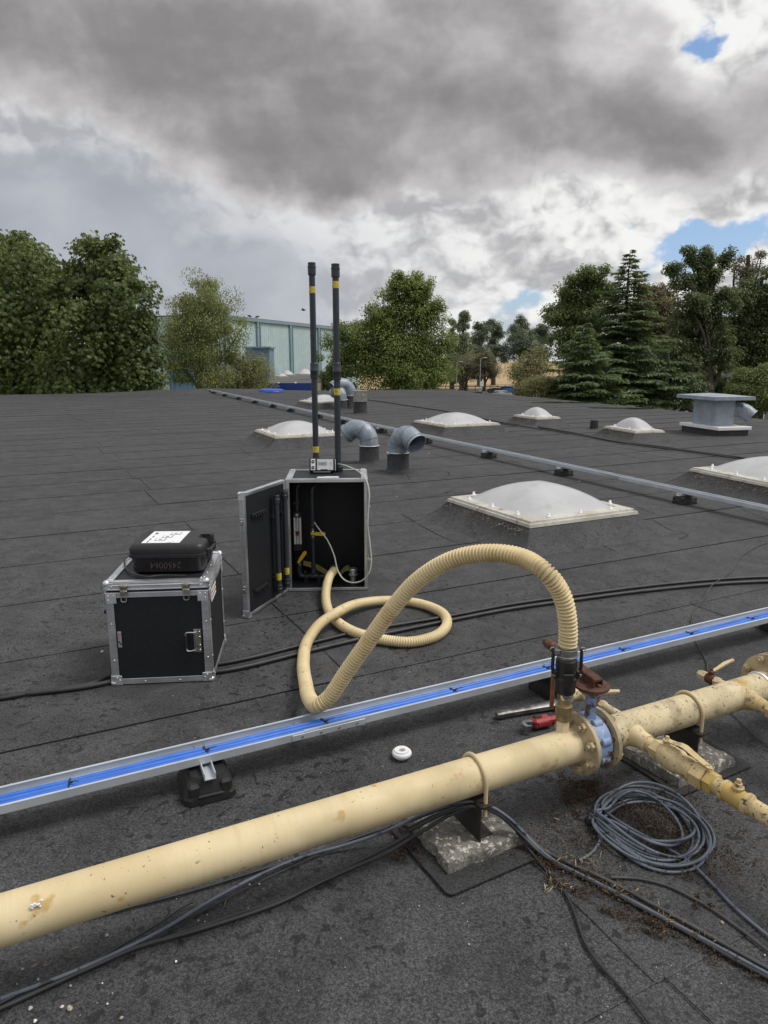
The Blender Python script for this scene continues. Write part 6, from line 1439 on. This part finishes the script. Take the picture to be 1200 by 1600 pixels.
# ------------------------------------------------------------------ tools and small things
q = px(628, 1188); t = thing('tape_roll', 'small white roll of thread seal tape standing on the felt', 'tape roll', (q.x, q.y + .02, .004), R(10)); t.scale = (1, 1, 1.35)
mb = MB(); n = 28; vs = []; prof = [(.0285, 0), (.0295, .002), (.0295, .020), (.0285, .022), (.014, .022), (.012, .020), (.012, 0.0)]
for (r_, z_) in prof: vs += [(r_ * math.cos(2 * math.pi * i / n), r_ * math.sin(2 * math.pi * i / n), z_) for i in range(n)]
fs = []
for k in range(len(prof)):
    k2 = (k + 1) % len(prof)
    for i in range(n): j = (i + 1) % n; fs.append((k * n + i, k * n + j, k2 * n + j, k2 * n + i))
mb.add(vs, fs); mb.build('spool', 'white', t, smooth=40)
mb = MB(); mb.tube([(.0305 * math.cos(x), .0305 * math.sin(x), .011) for x in np.linspace(0, 2 * math.pi, 28, endpoint=False)], .008, 8, closed=True); mb.build('tape', 'white_label', t, smooth=60)
# two pipe wrenches
a0, a1 = px(776, 1117, .02), px(852, 1103, .02); dv = (a1 - a0); an = math.atan2(dv.y, dv.x)
t = thing('pipe_wrench', 'grey steel pipe wrench lying behind the pipe, its handle pointing left', 'wrench', (a0.x, a0.y, .004), an)
mb = MB(); L = dv.length + .03
P = [(0, .012, .013), (.015, .017, .014), (.03, .016, .014), (.09, .014, .013), (L * .75, .019, .014), (L, .024, .015), (L + .03, .026, .016)]; vs = []
for (x, w, h_) in P:
    for s, z in ((-1, .2), (-.6, 0), (.6, 0), (1, .2), (1, .8), (.6, 1), (-.6, 1), (-1, .8)): vs.append((x, s * w, z * h_ * 2))
fs = [tuple(range(8))[::-1], tuple(8 * (len(P) - 1) + i for i in range(8))]
for i in range(len(P) - 1):
    for k in range(8): fs.append((i * 8 + k, i * 8 + (k + 1) % 8, i * 8 + 8 + (k + 1) % 8, i * 8 + 8 + k))
mb.add(vs, fs); mb.build('handle', 'steel_worn', t, smooth=40)
mb = MB(); mb.box((L + .05, 0, .016), (.06, .036, .028), .006); mb.box((L + .085, .022, .016), (.022, .06, .026), .005); mb.build('hook_jaw', 'steel_bracket', t)
mb = MB(); mb.steps((L + .01, -.028, .016), (1, 0, 0), [(0, .012), (.003, .014), (.03, .014), (.033, .012)], 12); mb.build('adjusting_nut', 'rust', t)
a0, a1 = px(818, 1136, .02), px(872, 1124, .02); dv = a1 - a0; an = math.atan2(dv.y, dv.x)
t = thing('pipe_wrench', 'red pipe wrench lying behind the pipe with its dark jaw to the left', 'wrench', (a0.x, a0.y, .004), an)
mb = MB(); mb.box((.085, 0, .024), (.085, .048, .040), .008); mb.box((.19, .004, .020), (.16, .026, .026), .007); mb.box((.085, -.0245, .024), (.055, .003, .018), .001); mb.build('handle', 'red_paint', t)
mb = MB(); mb.box((.070, .006, .047), (.036, .020, .010), .003); mb.build('spring_clip', 'steel_bracket', t)
hk = [(.045, .010), (.02, .018), (.0, .012), (-.012, -.008), (-.008, -.030), (.012, -.040), (.018, -.030), (.006, -.022), (.004, -.010), (.012, -.002), (.045, -.010)]
mb = MB(); mb.prism(hk[::-1], .008, .036); mb.build('hook_jaw', 'steel_worn', t, smooth=40)
# moss round the coil and along the cable bundle, and scattered roof litter
rgn = np.random.default_rng(4)
def scatter(name, label, mat, spots, smin, smax, seed, cat, flat=.6, zt=.014, wr=.7):
    r_ = np.random.default_rng(seed); PP = []
    for (x, y, sx, sy, n, rot) in spots:
        c_ = px(x, y); q = r_.normal(size=(n, 2)) * np.array([sx, sy]); ca, sa = math.cos(rot), math.sin(rot)
        cl = r_.normal(size=(max(3, n // 40), 2)) * np.array([sx, sy]); q = cl[r_.integers(0, len(cl), n)] + q * .22
        PP.append(np.stack([c_.x + q[:, 0] * ca - q[:, 1] * sa, c_.y + q[:, 0] * sa + q[:, 1] * ca, .004 + np.abs(r_.normal(size=n)) * zt * .5], 1))
    P = np.concatenate(PP); m = len(P); L = r_.uniform(smin, smax, m)
    V, F = leaf_quads(P, unit(r_.normal(size=(m, 3)) * np.array([1, 1, flat])), unit(r_.normal(size=(m, 3)) + np.array([0, 0, .8])), L, L * wr)
    o = npmesh(name, V, F, mat, None); tag(o, label, cat, kind='stuff')
scatter('moss', 'brown dead moss round the cable coil and along the cables', 'moss', [(1010, 1290, .15, .13, 6292, .3), (920, 1235, .06, .03, 1089, .3), (930, 1262, .05, .06, 1089, 0), (850, 1350, .05, .03, 653, -.72), (900, 1375, .09, .034, 1234, -.72), (965, 1420, .07, .02, 798, -.72), (1070, 1340, .07, .06, 1089, 0), (880, 1220, .04, .04, 363, 0), (1040, 1450, .06, .03, 363, -.72), (1120, 1500, .06, .02, 253, -.72), (640, 1300, .03, .06, 605, .2), (1100, 1410, .02, .02, 145, 0), (630, 1330, .03, .05, 605, .4)], .003, .009, 4, 'moss')
scatter('dry_stalks', 'pale dry straw and twigs caught in the moss', 'straw', [(880, 1360, .10, .05, 70, -.6), (1000, 1310, .14, .12, 60, 0), (960, 1380, .10, .05, 55, -.6), (1060, 1450, .10, .03, 40, -.7), (350, 1400, .2, .04, 25, .45)], .006, .035, 5, 'straw', .25, .02, .10)
r5 = np.random.default_rng(9); mb = MB()
LIT = [(108, 1575, .016), (55, 1595, .010), (190, 1590, .009), (167, 1461, .010), (275, 1502, .008), (35, 1514, .009), (60, 1530, .007), (48, 1575, .012), (97, 1573, .010), (310, 1438, .008), (320, 1440, .006), (390, 1382, .007), (405, 1381, .007), (160, 1536, .005), (168, 1568, .005), (1128, 1441, .011), (893, 1387, .012), (880, 1362, .008), (733, 1475, .006), (884, 1475, .004), (1195, 1492, .006), (270, 1087, .006), (660, 1188, .005), (700, 980, .006), (795, 982, .006), (735, 1000, .004), (905, 752, .02), (800, 712, .02), (640, 772, .012), (620, 776, .016), (670, 708, .02), (935, 705, .02), (1000, 700, .02), (110, 1540, .006), (640, 1050, .006), (560, 1040, .004), (160, 1018, .02), (290, 805, .008), (250, 668, .02), (560, 812, .01), (1010, 1241, .006), (655, 1415, .004), (860, 1295, .004)]
LIT = [(x, y, s * .62) for x, y, s in LIT]
for k in range(200): LIT.append((r5.uniform(0, 1200), r5.uniform(700, 1600) ** 1.0, r5.uniform(.001, .0028)))
for (x, y, s) in LIT:
    c_ = px(x, y, .004); n = 7; sg = r5.uniform(.5, 1.0, n); mb.add([(c_.x + s * sg[i] * math.cos(i * 2 * math.pi / n), c_.y + s * sg[i] * math.sin(i * 2 * math.pi / n), .0035) for i in range(n)] + [(c_.x + s * .5 * sg[i] * math.cos(i * 2 * math.pi / n), c_.y + s * .5 * sg[i] * math.sin(i * 2 * math.pi / n), .004 + s * .45) for i in range(n)], [tuple(n + i for i in range(n))] + [(i, (i + 1) % n, n + (i + 1) % n, n + i) for i in range(n)])
o = mb.build('roof_litter', 'litter', None, smooth=0); tag(o, 'scattered pale bits of lichen and droppings on the felt', 'litter', kind='stuff')
